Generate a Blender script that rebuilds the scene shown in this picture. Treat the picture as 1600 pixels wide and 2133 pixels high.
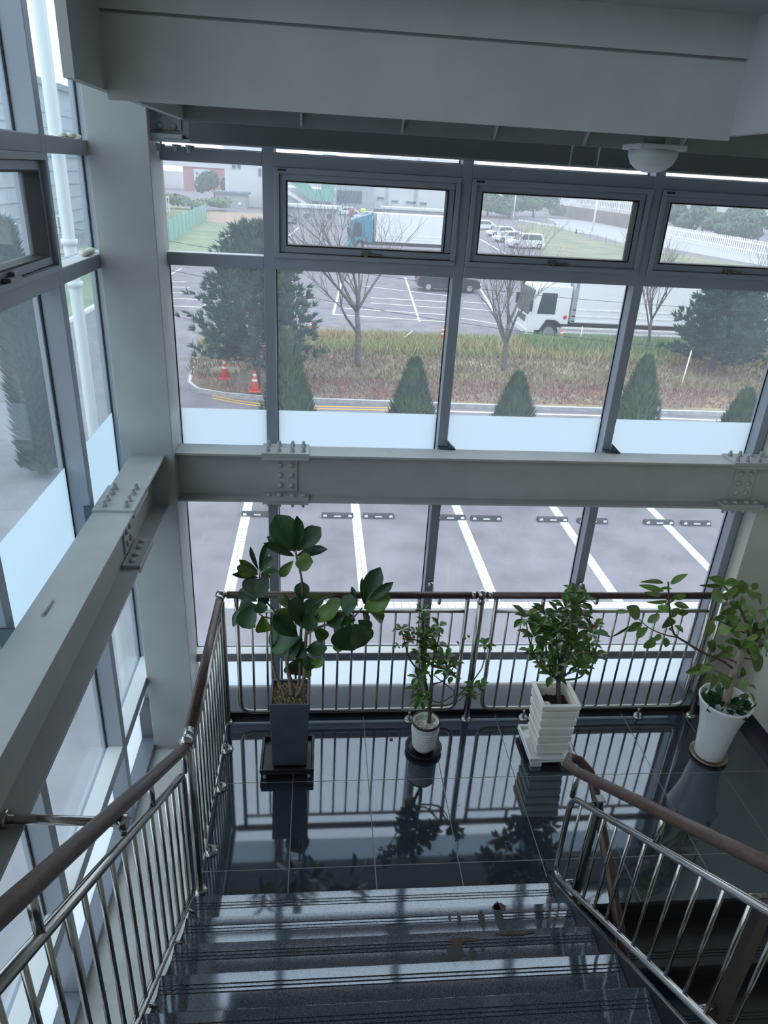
import bpy, bmesh, math, random
from mathutils import Vector, Matrix
for o in list(bpy.data.objects): bpy.data.objects.remove(o)
SC = bpy.context.scene; COL = SC.collection
# ------------------------------------------------------------------ camera
YAW, PIT, ROL, FPX, EYE = 0.106774558, 0.443234430, 0.0589306, 1479.5, Vector((0, 0, 3.8))
_f = Vector((math.sin(YAW)*math.cos(PIT), math.cos(YAW)*math.cos(PIT), -math.sin(PIT)))
_r0 = Vector((math.cos(YAW), -math.sin(YAW), 0)); _u0 = _r0.cross(_f)
_r = _r0*math.cos(ROL)+_u0*math.sin(ROL); _u = -_r0*math.sin(ROL)+_u0*math.cos(ROL)
cam_data = bpy.data.cameras.new('camera'); cam = bpy.data.objects.new('camera', cam_data); COL.objects.link(cam)
M = Matrix.Identity(4)
for i in range(3): M[i][0] = _r[i]; M[i][1] = _u[i]; M[i][2] = -_f[i]; M[i][3] = EYE[i]
cam.matrix_world = M
cam_data.sensor_fit = 'HORIZONTAL'; cam_data.sensor_width = 36; cam_data.lens = 36*FPX/1600; cam_data.clip_start = .05; cam_data.clip_end = 1500
SC.camera = cam
def at(px, py, axis, val):
    """photograph pixel -> point on the plane axis=val (used to take measurements)"""
    d = _f+_r*((px-800)/FPX)-_u*((py-1066.5)/FPX)
    return EYE+d*((val-EYE[axis])/d[axis])
# ------------------------------------------------------------------ world, exposure
W = bpy.data.worlds.new('overcast_sky'); SC.world = W; W.use_nodes = True
wn = W.node_tree; bgn = wn.nodes['Background']
tc = wn.nodes.new('ShaderNodeTexCoord'); nz = wn.nodes.new('ShaderNodeTexNoise'); nz.inputs['Scale'].default_value = 2.2; nz.inputs['Detail'].default_value = 3
rp = wn.nodes.new('ShaderNodeValToRGB'); rp.color_ramp.elements[0].color = (.78, .89, 1, 1); rp.color_ramp.elements[1].color = (.90, .955, 1, 1)
wn.links.new(tc.outputs['Generated'], nz.inputs['Vector']); wn.links.new(nz.outputs['Fac'], rp.inputs['Fac']); wn.links.new(rp.outputs['Color'], bgn.inputs['Color'])
bgn.inputs['Strength'].default_value = 1.15
vs = SC.view_settings; vs.view_transform = 'Standard'; vs.look = 'None'; vs.gamma = 1; vs.use_curve_mapping = False; vs.exposure = 1.2
SC.cycles.max_bounces = 10; SC.cycles.transparent_max_bounces = 16; SC.cycles.glossy_bounces = 5; SC.cycles.diffuse_bounces = 5
SC.cycles.caustics_reflective = False; SC.cycles.caustics_refractive = False; SC.cycles.sample_clamp_indirect = 4
# ------------------------------------------------------------------ materials
def lin(c):
    return tuple(((v/255+.055)/1.055)**2.4 if v/255 > .04045 else v/255/12.92 for v in c)
MATS = {}
def mat(name, rgb, rough=.6, metal=0, spec=.5, noise=0, scale=8, bump=0, ior=None, rnd=0, stretch=None, rgb2=None, dist=.01):
    if name in MATS: return MATS[name]
    m = bpy.data.materials.new(name); m.use_nodes = True; nt = m.node_tree; b = nt.nodes['Principled BSDF']
    c = rgb if max(rgb) <= 1 else lin(rgb)
    b.inputs['Base Color'].default_value = (*c, 1); b.inputs['Roughness'].default_value = rough; b.inputs['Metallic'].default_value = metal
    b.inputs['Specular IOR Level'].default_value = spec
    if ior: b.inputs['Specular Tint'].default_value = (.80, .90, 1, 1)
    if ior: b.inputs['IOR'].default_value = ior
    if noise or rgb2:
        t = nt.nodes.new('ShaderNodeTexCoord'); n = nt.nodes.new('ShaderNodeTexNoise'); n.inputs['Scale'].default_value = scale; n.inputs['Detail'].default_value = 6
        src = t.outputs['Object']
        if stretch:
            mp = nt.nodes.new('ShaderNodeMapping'); mp.inputs['Scale'].default_value = stretch; nt.links.new(src, mp.inputs['Vector']); src = mp.outputs['Vector']
        nt.links.new(src, n.inputs['Vector'])
        r = nt.nodes.new('ShaderNodeValToRGB'); r.color_ramp.elements[0].position = .32; r.color_ramp.elements[1].position = .68
        c2 = (lin(rgb2) if rgb2 and max(rgb2) > 1 else rgb2) or tuple(min(1, v*(1+noise)) for v in c)
        c1 = c if rgb2 else tuple(v*(1-noise) for v in c)
        r.color_ramp.elements[0].color = (*c1, 1); r.color_ramp.elements[1].color = (*c2, 1)
        nt.links.new(n.outputs['Fac'], r.inputs['Fac']); out = r.outputs['Color']
        if rnd: out = _rnd(nt, out, rnd)
        nt.links.new(out, b.inputs['Base Color'])
        if bump:
            bp = nt.nodes.new('ShaderNodeBump'); bp.inputs['Strength'].default_value = bump; bp.inputs['Distance'].default_value = dist
            nt.links.new(n.outputs['Fac'], bp.inputs['Height']); nt.links.new(bp.outputs['Normal'], b.inputs['Normal'])
    elif rnd:
        g = nt.nodes.new('ShaderNodeRGB'); g.outputs[0].default_value = (*c, 1); nt.links.new(_rnd(nt, g.outputs[0], rnd), b.inputs['Base Color'])
    MATS[name] = m; return m
def _rnd(nt, out, amt):
    oi = nt.nodes.new('ShaderNodeObjectInfo'); mr = nt.nodes.new('ShaderNodeMapRange'); mr.inputs['To Min'].default_value = 1-amt; mr.inputs['To Max'].default_value = 1+amt
    hs = nt.nodes.new('ShaderNodeHueSaturation'); nt.links.new(oi.outputs['Random'], mr.inputs['Value']); nt.links.new(mr.outputs['Result'], hs.inputs['Value']); nt.links.new(out, hs.inputs['Color'])
    return hs.outputs['Color']
def glass_mat(name, veil, tint, refl=.5, frost=False):
    m = bpy.data.materials.new(name); m.use_nodes = True; nt = m.node_tree; nt.nodes.remove(nt.nodes['Principled BSDF']); out = nt.nodes['Material Output']
    tr = nt.nodes.new('ShaderNodeBsdfTransparent'); tr.inputs['Color'].default_value = (*tint, 1)
    tl = nt.nodes.new('ShaderNodeBsdfTranslucent'); tl.inputs['Color'].default_value = (*((.90, .965, 1) if frost else (.82, .9, 1)), 1)
    df = nt.nodes.new('ShaderNodeBsdfDiffuse'); df.inputs['Color'].default_value = (.75, .82, .88, 1)
    mx = nt.nodes.new('ShaderNodeMixShader'); mx.inputs['Fac'].default_value = .12 if frost else .3; nt.links.new(tl.outputs[0], mx.inputs[1]); nt.links.new(df.outputs[0], mx.inputs[2])
    m2 = nt.nodes.new('ShaderNodeMixShader'); m2.inputs['Fac'].default_value = veil; nt.links.new(tr.outputs[0], m2.inputs[1]); nt.links.new(mx.outputs[0], m2.inputs[2])
    if not frost:   # uneven veil: pane dust that also paints in the outdoor haze
        t = nt.nodes.new('ShaderNodeTexCoord'); n = nt.nodes.new('ShaderNodeTexNoise'); n.inputs['Scale'].default_value = 1.3; mr = nt.nodes.new('ShaderNodeMapRange')
        mr.inputs['From Min'].default_value = .3; mr.inputs['From Max'].default_value = .7; mr.inputs['To Min'].default_value = veil*.75; mr.inputs['To Max'].default_value = veil*1.25
        nt.links.new(t.outputs['Object'], n.inputs['Vector']); nt.links.new(n.outputs['Fac'], mr.inputs['Value']); nt.links.new(mr.outputs[0], m2.inputs['Fac'])
    gl = nt.nodes.new('ShaderNodeBsdfGlossy'); gl.inputs['Roughness'].default_value = .02 if not frost else .3
    fr = nt.nodes.new('ShaderNodeLayerWeight'); fr.inputs['Blend'].default_value = .5
    pw = nt.nodes.new('ShaderNodeMath'); pw.operation = 'POWER'; pw.inputs[1].default_value = 5; nt.links.new(fr.outputs['Facing'], pw.inputs[0])
    mu = nt.nodes.new('ShaderNodeMath'); mu.operation = 'MULTIPLY_ADD'; mu.inputs[1].default_value = refl*.9; mu.inputs[2].default_value = refl*.04; nt.links.new(pw.outputs[0], mu.inputs[0])
    m3 = nt.nodes.new('ShaderNodeMixShader'); nt.links.new(mu.outputs[0], m3.inputs['Fac']); nt.links.new(m2.outputs[0], m3.inputs[1]); nt.links.new(gl.outputs[0], m3.inputs[2])
    nt.links.new(m3.outputs[0], out.inputs['Surface']); MATS[name] = m; return m
GLASS = glass_mat('dusty_haze_glass', .07, (.97, .985, 1))
GLASSL = glass_mat('tinted_dusty_haze_glass', .09, (.91, .975, .99), refl=.7)
FROST = glass_mat('frosted_film', .97, (.8, .9, 1), refl=.3, frost=True)
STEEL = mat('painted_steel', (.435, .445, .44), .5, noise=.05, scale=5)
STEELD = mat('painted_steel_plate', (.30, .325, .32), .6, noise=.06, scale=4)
ALU = mat('aluminium_frame', (.33, .355, .405), .42, metal=.25, noise=.04, scale=3)
GASK = mat('black_gasket', (.012, .013, .015), .6)
CHROME = mat('stainless_steel', (.44, .43, .41), .22, metal=1)
BROWN = mat('brown_handrail_wood', (.075, .038, .03), .38, noise=.35, scale=60, stretch=(1, .2, 1))
GRAN = mat('polished_black_granite', (.026, .031, .042), .05, ior=2.25, noise=.5, scale=260, rnd=.12)
GRANT = mat('granite_tread', (.062, .070, .086), .06, ior=2.4, noise=.6, scale=240)
GRANM = mat('matt_black_granite', (.009, .010, .013), .35)
GROUT = mat('pale_grout', (.25, .25, .24), .8)
WALLM = mat('cream_wall_paint', (.60, .59, .52), .75, noise=.04, scale=3)
CONC = mat('pale_concrete', (.84, .83, .76), .85, noise=.12, scale=5)
WHITE = mat('white_plastic', (.72, .74, .74), .35)
LAMPW = mat('milky_lamp_glass', (.72, .73, .72), .45)
# ------------------------------------------------------------------ mesh helpers
def B(): return bmesh.new()
def box(bm, x0, x1, y0, y1, z0, z1):
    v = [bm.verts.new((x, y, z)) for x in (x0, x1) for y in (y0, y1) for z in (z0, z1)]
    for f in ((0, 1, 3, 2), (4, 6, 7, 5), (0, 4, 5, 1), (2, 3, 7, 6), (0, 2, 6, 4), (1, 5, 7, 3)): bm.faces.new([v[i] for i in f])
    return bm
def tube(bm, pts, r, n=10, cap=True):
    pts = [Vector(p) for p in pts]; rs = r if isinstance(r, (list, tuple)) else [r]*len(pts); rings = []
    up = None
    for i, p in enumerate(pts):
        d = (pts[min(i+1, len(pts)-1)]-pts[max(i-1, 0)]).normalized()
        if up is None: up = d.orthogonal().normalized()
        up = (up-d*up.dot(d)).normalized() if (up-d*up.dot(d)).length > 1e-5 else d.orthogonal().normalized()
        s = d.cross(up)
        rings.append([bm.verts.new(p+(up*math.cos(a)+s*math.sin(a))*rs[i]) for a in [2*math.pi*k/n for k in range(n)]])
    for a, b in zip(rings, rings[1:]):
        for k in range(n): f = bm.faces.new((a[k], a[(k+1) % n], b[(k+1) % n], b[k])); f.smooth = n > 5
    if cap: bm.faces.new(rings[0][::-1]); bm.faces.new(rings[-1])
    return bm
def lathe(bm, prof, c=(0, 0, 0), n=28, cap=True):
    rings = []
    for r, z in prof:
        rings.append([bm.verts.new((c[0]+r*math.cos(2*math.pi*k/n), c[1]+r*math.sin(2*math.pi*k/n), c[2]+z)) for k in range(n)])
    for a, b in zip(rings, rings[1:]):
        for k in range(n): f = bm.faces.new((a[k], a[(k+1) % n], b[(k+1) % n], b[k])); f.smooth = True
    if cap and prof[0][0] > 1e-4: bm.faces.new(rings[0][::-1])
    if cap and prof[-1][0] > 1e-4: bm.faces.new(rings[-1])
    return bm
def prism(bm, poly, axis, a, b):
    """poly: 2-D outline in the two other axes (in axis order), pushed from a to b along axis"""
    def P(u, v, w): return ((w, u, v), (u, w, v), (u, v, w))[axis]
    A = [bm.verts.new(P(u, v, a)) for u, v in poly]; C = [bm.verts.new(P(u, v, b)) for u, v in poly]; n = len(poly)
    bm.faces.new(A[::-1]); bm.faces.new(C)
    for i in range(n): bm.faces.new((A[i], A[(i+1) % n], C[(i+1) % n], C[i]))
    return bm
def ball(bm, c, r, u=14, v=9):
    bmesh.ops.create_uvsphere(bm, u_segments=u, v_segments=v, radius=r, matrix=Matrix.Translation(c))
    for f in bm.faces: f.smooth = True
    return bm
def ob(name, bm, m, parent=None, label=None, kind=None, bevel=0):
    me = bpy.data.meshes.new(name)
    bmesh.ops.remove_doubles(bm, verts=bm.verts, dist=1e-6); bmesh.ops.recalc_face_normals(bm, faces=bm.faces); bm.to_mesh(me); bm.free()
    me.materials.append(m); o = bpy.data.objects.new(name, me); COL.objects.link(o)
    if parent is not None: o.parent = parent; o.matrix_parent_inverse = parent.matrix_basis.inverted()
    if bevel:
        md = o.modifiers.new('bevel', 'BEVEL'); md.width = bevel; md.segments = 2; md.limit_method = 'ANGLE'
    if label: o['label'] = label
    if kind: o['kind'] = kind
    return o
def thing(name, label, cat, loc=(0, 0, 0), group=None, kind=None):
    o = bpy.data.objects.new(name, None); COL.objects.link(o); o.location = loc; o.empty_display_size = .1
    if label: o['label'] = label
    if cat: o['category'] = cat
    if group: o['group'] = group
    if kind: o['kind'] = kind
    return o
def tag(o, label, cat, group=None, kind=None):
    o['label'] = label
    if cat: o['category'] = cat
    if group: o['group'] = group
    if kind: o['kind'] = kind
    return o
def inst(name, me, parent, mtx, label=None):
    o = bpy.data.objects.new(name, me); COL.objects.link(o); o.parent = parent
    o.matrix_parent_inverse = parent.matrix_basis.inverted() if parent else Matrix(); o.matrix_basis = mtx
    if label: o['label'] = label
    return o
def mesh_of(bm, m, name):
    me = bpy.data.meshes.new(name); bmesh.ops.recalc_face_normals(bm, faces=bm.faces); bm.to_mesh(me); bm.free(); me.materials.append(m); return me
T = Matrix.Translation
# ================================================================== SHELL
XG, YG = -1.30, 4.60           # glass planes of the side and end curtain walls
XI, YI = -1.195, 4.50          # inner faces of their frames
ROOF = 6.6
ZT = ((.36, .43), (3.25, 3.32), (3.805, 3.875), (5.2, 5.27))
# --- end curtain wall
wf = thing('wall_front', 'glazed end wall of grey aluminium mullions above the stair landing', None, (0, YG, -.3), kind='structure')
MX = [(-.325, -.258), (.82, .885), (1.978, 2.04), (3.09, 3.15)]
for x0, x1 in MX: ob('mullion', box(B(), x0, x1, YI, YG+.03, .03, ROOF), ALU, wf, bevel=.003)
ob('mullion', box(B(), -1.0, -.895, 4.54, YG+.03, .03, ROOF), ALU, wf, bevel=.003)
bays = [(-.895, -.325), (-.258, .82), (.885, 1.978), (2.04, 3.09)]
for x0, x1 in bays:
    for z0, z1 in ZT: ob('transom', box(B(), x0, x1, YI, YG+.03, z0, z1), ALU, wf, bevel=.003)
sash_bays = bays[1:]
def pane(parent, x0, x1, z0, z1, m=GLASS): return ob('pane', box(B(), x0, x1, YG, YG+.008, z0, z1), m, parent)
for i, (x0, x1) in enumerate(bays):
    pane(wf, x0, x1, .05, .36, FROST)['label'] = 'frosted low pane'
    p = pane(wf, x0, x1, .43, 3.25)
    ob('frosted_band', box(B(), x0+.002, x1-.002, YG-.004, YG-.001, 1.72, 2.345), FROST, p, label='pale blue frosted film band')
    if i == 0: pane(wf, x0, x1, 3.32, 3.805)
    pane(wf, x0, x1, 3.875, 5.2); pane(wf, x0, x1, 5.27, ROOF)
    g = B()
    for z0, z1 in ((.43, 3.25), (3.875, 5.2)):
        box(g, x0, x0+.006, YG-.006, YG, z0, z1); box(g, x1-.006, x1, YG-.006, YG, z0, z1); box(g, x0, x1, YG-.006, YG, z0, z0+.006); box(g, x0, x1, YG-.006, YG, z1-.006, z1)
    ob('gasket', g, GASK, wf)
def awning(n, x0, x1, rot=False, lo=3.32, hi=3.805):
    """top-hung sash: outer frame, inner sash frame, pane, gaskets, latch; built in (u, depth, z)"""
    w = thing('window_%d' % n, None, None, (0, 0, 0), kind='structure')
    def fr(bm, a, b, c, d, t, y0, y1):
        for q in ((a, b, c, c+t), (a, b, d-t, d), (a, a+t, c+t, d-t), (b-t, b, c+t, d-t)):
            if rot: box(bm, XI-(y0-YI)-0, XI-(y1-YI), q[0], q[1], q[2], q[3])
            else: box(bm, q[0], q[1], y0, y1, q[2], q[3])
        return bm
    ob('outer_frame', fr(B(), x0, x1, lo, hi, .028, YI-.02, YI+.09), ALU, w, bevel=.002)
    f = fr(B(), x0+.03, x1-.03, lo+.03, hi-.03, .038, YI+.005, YI+.08)
    ob('sash', f, ALU, w, bevel=.003)
    ob('gasket', fr(B(), x0+.066, x1-.066, lo+.066, hi-.066, .008, YI+.002, YI+.086), GASK, w)
    q = (x0+.07, x1-.07, lo+.07, hi-.07)
    if rot: ob('pane', box(B(), XI-.075, XI-.068, q[0], q[1], q[2], q[3]), GLASSL, w)
    else: ob('pane', box(B(), q[0], q[1], YI+.066, YI+.073, q[2], q[3]), GLASS, w)
    xm = (x0+x1)/2
    h = B()
    if rot: box(h, XI-.0, XI+.03, xm-.09, xm+.02, lo+.03, lo+.045); box(h, XI, XI+.02, xm-.02, xm+.02, lo+.03, lo+.06)
    else: box(h, xm-.03, xm+.02, YI-.02, YI+.01, lo+.035, lo+.06); box(h, xm-.01, xm+.01, YI-.03, YI, lo+.025, lo+.05); box(h, xm+.02, xm+.1, YI-.01, YI+.01, lo+.035, lo+.045)
    ob('latch', h, mat('latch_metal', (.2, .2, .2), .3, metal=.8), w)
    if not rot: ob('maker_label', box(B(), x0+.02, x0+.07, YI-.0215, YI-.0205, hi-.02, hi-.008), mat('label_ink', (.03, .03, .03), .5), w, label='small dark maker label')
    return w
for i, (x0, x1) in enumerate(sash_bays): awning(i+1, x0, x1)
# --- side curtain wall
wl = thing('wall_left', 'glazed side wall of grey aluminium mullions beside the stair', None, (XG, 0, -.3), kind='structure')
MY = [-1.0, .13, 1.24, 2.42, 3.545]
for y in MY: ob('mullion', box(B(), XG-.03, XI, y, y+.065, -.25, ROOF), ALU, wl, bevel=.003)
ob('mullion', box(B(), XG-.03, -1.215, 4.48, YG+.03, -.25, ROOF), ALU, wl, bevel=.003)
yb = [(a+.065, b) for a, b in zip(MY, MY[1:]+[4.48])]
for j, (y0, y1) in enumerate(yb):
    for z0, z1 in ZT+((-.25, -.2),): ob('transom', box(B(), XG-.03, XI, y0, y1, z0, z1), ALU, wl, bevel=.003)
    def pl(z0, z1, m=GLASSL): return ob('pane', box(B(), XG-.008, XG, y0, y1, z0, z1), m, wl)
    pl(-.2, .36, FROST)['label'] = 'frosted low pane'
    p = pl(.43, 3.25); ob('frosted_band', box(B(), XG+.001, XG+.004, y0+.002, y1-.002, 1.72, 2.34), FROST, p, label='pale blue frosted film band')
    if j != 3: pl(3.32, 3.805)
    pl(3.875, 5.2); pl(5.27, ROOF)
    g = B()
    for z0, z1 in ((.43, 3.25), (3.875, 5.2)):
        box(g, XG, XG+.008, y1-.008, y1, z0, z1); box(g, XG, XG+.006, y0, y0+.006, z0, z1)
    if j == 4: box(g, XG, XG+.008, y1-.008, y1, 3.32, 3.805)
    ob('gasket', g, GASK, wl)
awning(4, yb[3][0], yb[3][1], rot=True)
# --- ledge, right wall, back, ceiling, upper floor
ob('floor_ledge', box(B(), -1.33, -.70, -3, 4.63, -.45, -.25), CONC, None, 'pale concrete ledge along the side glazing', 'structure')
ob('trim_1', box(B(), -1.33, 3.46, 4.30, 4.63, -.40, .035), mat('grey_sill_metal', (.17, .17, .19), .45), None, 'grey metal sill at the foot of the end glazing', 'structure')
ob('wall_right', box(B(), 3.46, 3.66, -3, 4.7, -3.4, ROOF), WALLM, None, 'cream painted side wall right of the landing', 'structure')
pil = ob('wall_front_return', box(B(), 3.16, 3.46, 4.37, 4.7, 0, ROOF), WALLM, None, 'cream wall return beside the last mullion', 'structure')
ob('paper_notice', box(B(), 3.22, 3.29, 4.362, 4.369, .40, .53), mat('pink_paper', (.75, .42, .62), .7), pil, 'pink paper notice')
ob('baseboard_right', box(B(), 3.444, 3.46, -.2, 4.37, 0, .105), GRANM, None, 'black granite skirting along the cream wall', 'structure')
ob('baseboard_front', box(B(), -.68, 3.16, 4.285, 4.30, -.02, .045), GRANM, None, 'black skirting strip behind the landing railing', 'structure')
ob('wall_back', box(B(), -1.4, 3.66, -3.2, -3, -3.4, ROOF), WALLM, None, 'cream wall behind the stair head', 'structure')
ob('ceiling', box(B(), -1.4, 3.66, -3.2, 4.75, ROOF, ROOF+.2), WALLM, None, 'ceiling over the stairwell', 'structure')
ob('floor_upper', box(B(), -.7, 3.46, -3, -.345, 1.95, 2.10), GRANT, None, 'dark stone floor at the head of the stair', 'structure')
ob('floor_under_landing', box(B(), -1.3, 3.5, -3, 4.6, -3.5, -3.4), CONC, None, 'ground storey floor under the stair', 'structure')
# --- landing
LIT_TOP = mat('white_lit_top', (.80, .82, .82), .6)  # white strips put the daylight on the transom tops into colour
for x0, x1 in bays:
    for z in (.43, 3.32): ob('transom_lit_top', box(B(), x0, x1, YI+.004, YG-.008, z, z+.003), LIT_TOP, wf)
for y0, y1 in yb:
    for z in (.43, 3.32, 3.875): ob('transom_lit_top', box(B(), XG+.01, XI-.004, y0, y1, z, z+.003), LIT_TOP, wl)
ld = thing('floor', 'polished black granite stair landing', None, (0, 3.5, 0), kind='structure')
lb = B(); box(lb, -.68, 1.45, 2.645, 4.29, -.2, -.0012); box(lb, 1.45, 3.46, 2.66, 4.29, -.2, -.0012)
ob('landing_bed', lb, GROUT, ld)
gx = [-.68, -.13, .39, .908, 1.43, 1.948, 2.463, 2.98, 3.46]; gap = .003
for k in range(8):
    rows = [(4.285, 3.635), (3.635, 2.96), (2.96, 2.65)]
    for b, a in rows:
        ob('tile', box(B(), gx[k]+gap, gx[k+1]-gap, a+gap, b-gap, -.03, 0), GRAN, ld)
# --- left flight (goes up towards the viewer)
def flight(name, x0, x1, y0, z0, run, rise, n, up, label, parts_mat):
    st = thing(name, label, 'stairs', (x0, y0, z0))
    for i in range(n):
        if up: yn = y0-run*(i+1); z = z0+rise*(i+1); ys = (yn+run+.025, yn)   # nose at yn+run
        else: yn = y0-run*(i+1); z = z0-rise*(i+1); ys = (yn+run, yn-.0)
        a, b = (yn-.0, yn+run+.02) if up else (yn-.02, yn+run)
        nose = b if up else a; s = -1 if up else 1
        # outline in (y, z): slab with three recessed anti-slip grooves behind the nose
        tl = .020 if up else 0; zz = lambda d: z+tl*d   # slight fall towards the nose
        top = [(nose, z-.032), (nose, z-.004), (nose+s*.004, z)]
        for g in (.045, .062, .079):
            top += [(nose+s*g, zz(g)), (nose+s*(g+.001), zz(g)-.004), (nose+s*(g+.006), zz(g)-.004), (nose+s*(g+.007), zz(g))]
        far = a if up else b
        top += [(far, zz(abs(far-nose))), (far, z-.032)]
        ob('tread', prism(B(), top, 0, x0, x1), parts_mat, st)
        ry = yn+run if up else yn+run
        ob('riser', box(B(), x0, x1, ry-.02 if up else ry-.0, ry if up else ry+.02, z-rise if up else z, z-.03 if up else z+rise-.03), GRANM, st)
    return st
RUN, RISE = .249, .174
f1 = flight('staircase', -.625, 1.37, 2.655, 0, RUN, RISE, 12, True, 'flight of dark granite steps in the foreground with water stains', GRANT)
def slope_plate(x0, x1, ya, za, yb_, zb, h, name, m, par, lab=None):
    return ob(name, prism(B(), [(ya, za), (yb_, zb), (yb_, zb-h), (ya, za-h)], 0, x0, x1), m, par, lab)
slope_plate(1.372, 1.392, 2.72, .18, -.35, 2.25, .42, 'stringer', GRANM, f1, 'black side stringer')
slope_plate(-.632, -.626, 2.70, .10, -.35, 2.15, .34, 'stringer', GRANM, f1)
slope_plate(1.370, 1.377, 2.72, .186, -.35, 2.256, .008, 'stringer_edge', CHROME, f1, 'thin bright stringer edge')
# water stains on two treads
STN = mat('rust_stain', (.045, .022, .009), .5, noise=.5, scale=40); WET = mat('water_spot', (.03, .032, .036), .6)
def blot(cx, cy, z, rx, ry, m, seed, name):
    rr = random.Random(seed); n = 16; bm = B()
    ring = [bm.verts.new((cx+rx*(1+rr.uniform(-.3, .3))*math.cos(2*math.pi*k/n), cy+ry*(1+rr.uniform(-.3, .3))*math.sin(2*math.pi*k/n), z)) for k in range(n)]
    ring2 = [bm.verts.new((v.co.x, v.co.y, z-.004)) for v in ring]
    bm.faces.new(ring)
    for k in range(n): bm.faces.new((ring[k], ring[(k+1) % n], ring2[(k+1) % n], ring2[k]))
    return ob(name, bm, m, f1)
for k, (px, py, w, h, m, zi) in enumerate([(1040, 1888, 12, 5, STN, 2), (1004, 1915, 7, 12, STN, 2), (1005, 1922, 4, 10, WET, 2), (1042, 1915, 9, 22, WET, 2), (957, 1911, 4, 4, WET, 2), (957, 1922, 4, 4, WET, 2), (937, 1912, 3, 3, WET, 2),
        (1075, 1943, 36, 3, STN, 3), (965, 1957, 40, 2.5, STN, 3), (955, 1963, 10, 7, STN, 3), (950, 1985, 16, 10, WET, 3), (925, 1995, 8, 5, WET, 3), (985, 1985, 9, 6, WET, 3), (945, 2005, 8, 3, WET, 3), (1005, 1975, 4, 4, WET, 3)]):
    z = RISE*zi+.004+.0002*(k % 3); p = at(px, py, 2, z); s = (p-EYE).length/FPX
    blot(p.x, p.y, z, w*s*.9, h*s*1.5, m, k, 'stain')
# --- right flight (goes down)
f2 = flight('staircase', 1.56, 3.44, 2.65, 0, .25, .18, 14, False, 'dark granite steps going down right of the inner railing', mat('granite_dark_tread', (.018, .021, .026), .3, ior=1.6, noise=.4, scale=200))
slope_plate(1.52, 1.555, 2.66, -.0, -.6, -2.34, .34, 'stringer', GRANM, f2)
# ================================================================== STEEL FRAME
def hcol(name, x0, x1, y0, y1, z0, z1, m, lab, cat='column'):
    o = thing(name, lab, cat, ((x0+x1)/2, (y0+y1)/2, z0))
    ob('column_shaft', box(B(), x0, x1, y0, y1, z0, z1), m, o, bevel=.004)
    ob('base_plate', box(B(), x0-.001, x1+.001, y0-.004, y1, z0-.02, z0), m, o)
    return o
hcol('steel_column', -1.197, -.884, 4.23, 4.533, -.23, ROOF, STEEL, 'square pale grey steel column in the glazed corner')
def ibeam(name, axis, a, b, c, w, z0, z1, lab, splices=(), m=STEEL, tf=.014, low=True):
    """axis 0 runs along x (centre y=c), axis 1 along y (centre x=c)"""
    o = thing(name, lab, 'beam', (a, c, z0) if axis == 0 else (c, a, z0))
    def bx(bm, p, q, u, v, e, f):
        return box(bm, p, q, u, v, e, f) if axis == 0 else box(bm, u, v, p, q, e, f)
    h = w/2; bm = B()
    bx(bm, a, b, c-h, c+h, z1-tf, z1); bx(bm, a, b, c-.005, c+.005, z0+tf, z1-tf); bx(bm, a, b, c-h, c+h, z0, z0+tf)
    ob('beam_section', bm, m, o, bevel=.0015)
    bolt = None
    for s0, s1 in splices:
        for z in ((z1, z0-.012) if low else (z1,)):
            ob('splice_plate', bx(B(), s0, s1, c-h-.004, c+h+.004, z, z+.012), m, o, bevel=.001)
        side = -1 if axis == 0 else 1
        bm = B()
        for zz in (z1-tf-.02, z0+tf):   # inner flange plates
            lo, hi = sorted((c+side*.012, c+side*(h+.004))); bx(bm, s0, s1, lo, hi, zz, zz+.02)
        ob('splice_plate', bm, m, o)
        wm = (s0+s1)/2; lo, hi = sorted((c+side*.005, c+side*.017))
        ob('web_plate', bx(B(), wm-.075, wm+.075, lo, hi, z0+.055, z1-.055), m, o, bevel=.001)
        zc = (z0+z1)/2
        if bolt is None:
            q = lathe(B(), [(.017, 0), (.017, .004), (.0145, .004), (.0145, .018), (.010, .019), (.010, .033), (.006, .037), (0, .037)], n=8)
            for f in q.faces: f.smooth = False
            bolt = mesh_of(q, m, 'bolt'); q = lathe(B(), [(.019, 0), (.018, .007), (.012, .013), (0, .015)], n=10); dome = mesh_of(q, m, 'bolt_head')
        for k in range(4):
            sx = wm+(k-1.5)*.07+(.008 if k > 1 else -.008)
            for t in (-h*.55, h*.55):
                loc = (sx, c+t, z1+.012) if axis == 0 else (c+t, sx, z1+.012)
                inst('bolt', bolt, o, T(loc))
                loc = (sx, c+t, z0+tf+.02) if axis == 0 else (c+t, sx, z0+tf+.02)
                if t*side > 0 and low: inst('bolt', dome, o, T(loc))
                loc = (sx, c+t, z0-.012) if axis == 0 else (c+t, sx, z0-.012)
                inst('bolt', bolt, o, T(loc) @ Matrix.Rotation(math.pi, 4, 'X'))
        for du in (-.036, .036):
            for dz in ((-.072, 0, .072) if low else (-.03, .03)):
                if axis == 0: inst('bolt', dome, o, T((wm+du, c-.017, zc+dz)) @ Matrix.Rotation(math.pi/2, 4, 'X'))
                else: inst('bolt', dome, o, T((c+.017, wm+du, zc+dz)) @ Matrix.Rotation(math.pi/2, 4, 'Y'))
    return o
ibeam('steel_beam', 0, -.884, 3.46, 4.365, .175, 1.815, 2.15, 'grey bolted steel beam crossing the end glazing above the plants', [(-.345, -.045), (2.83, 3.13)])
b2 = ibeam('steel_beam', 1, -3, 4.23, -1.04, .205, 1.80, 2.15, 'long steel beam along the side glazing running towards the viewer', [(3.41, 3.73)])
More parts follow.
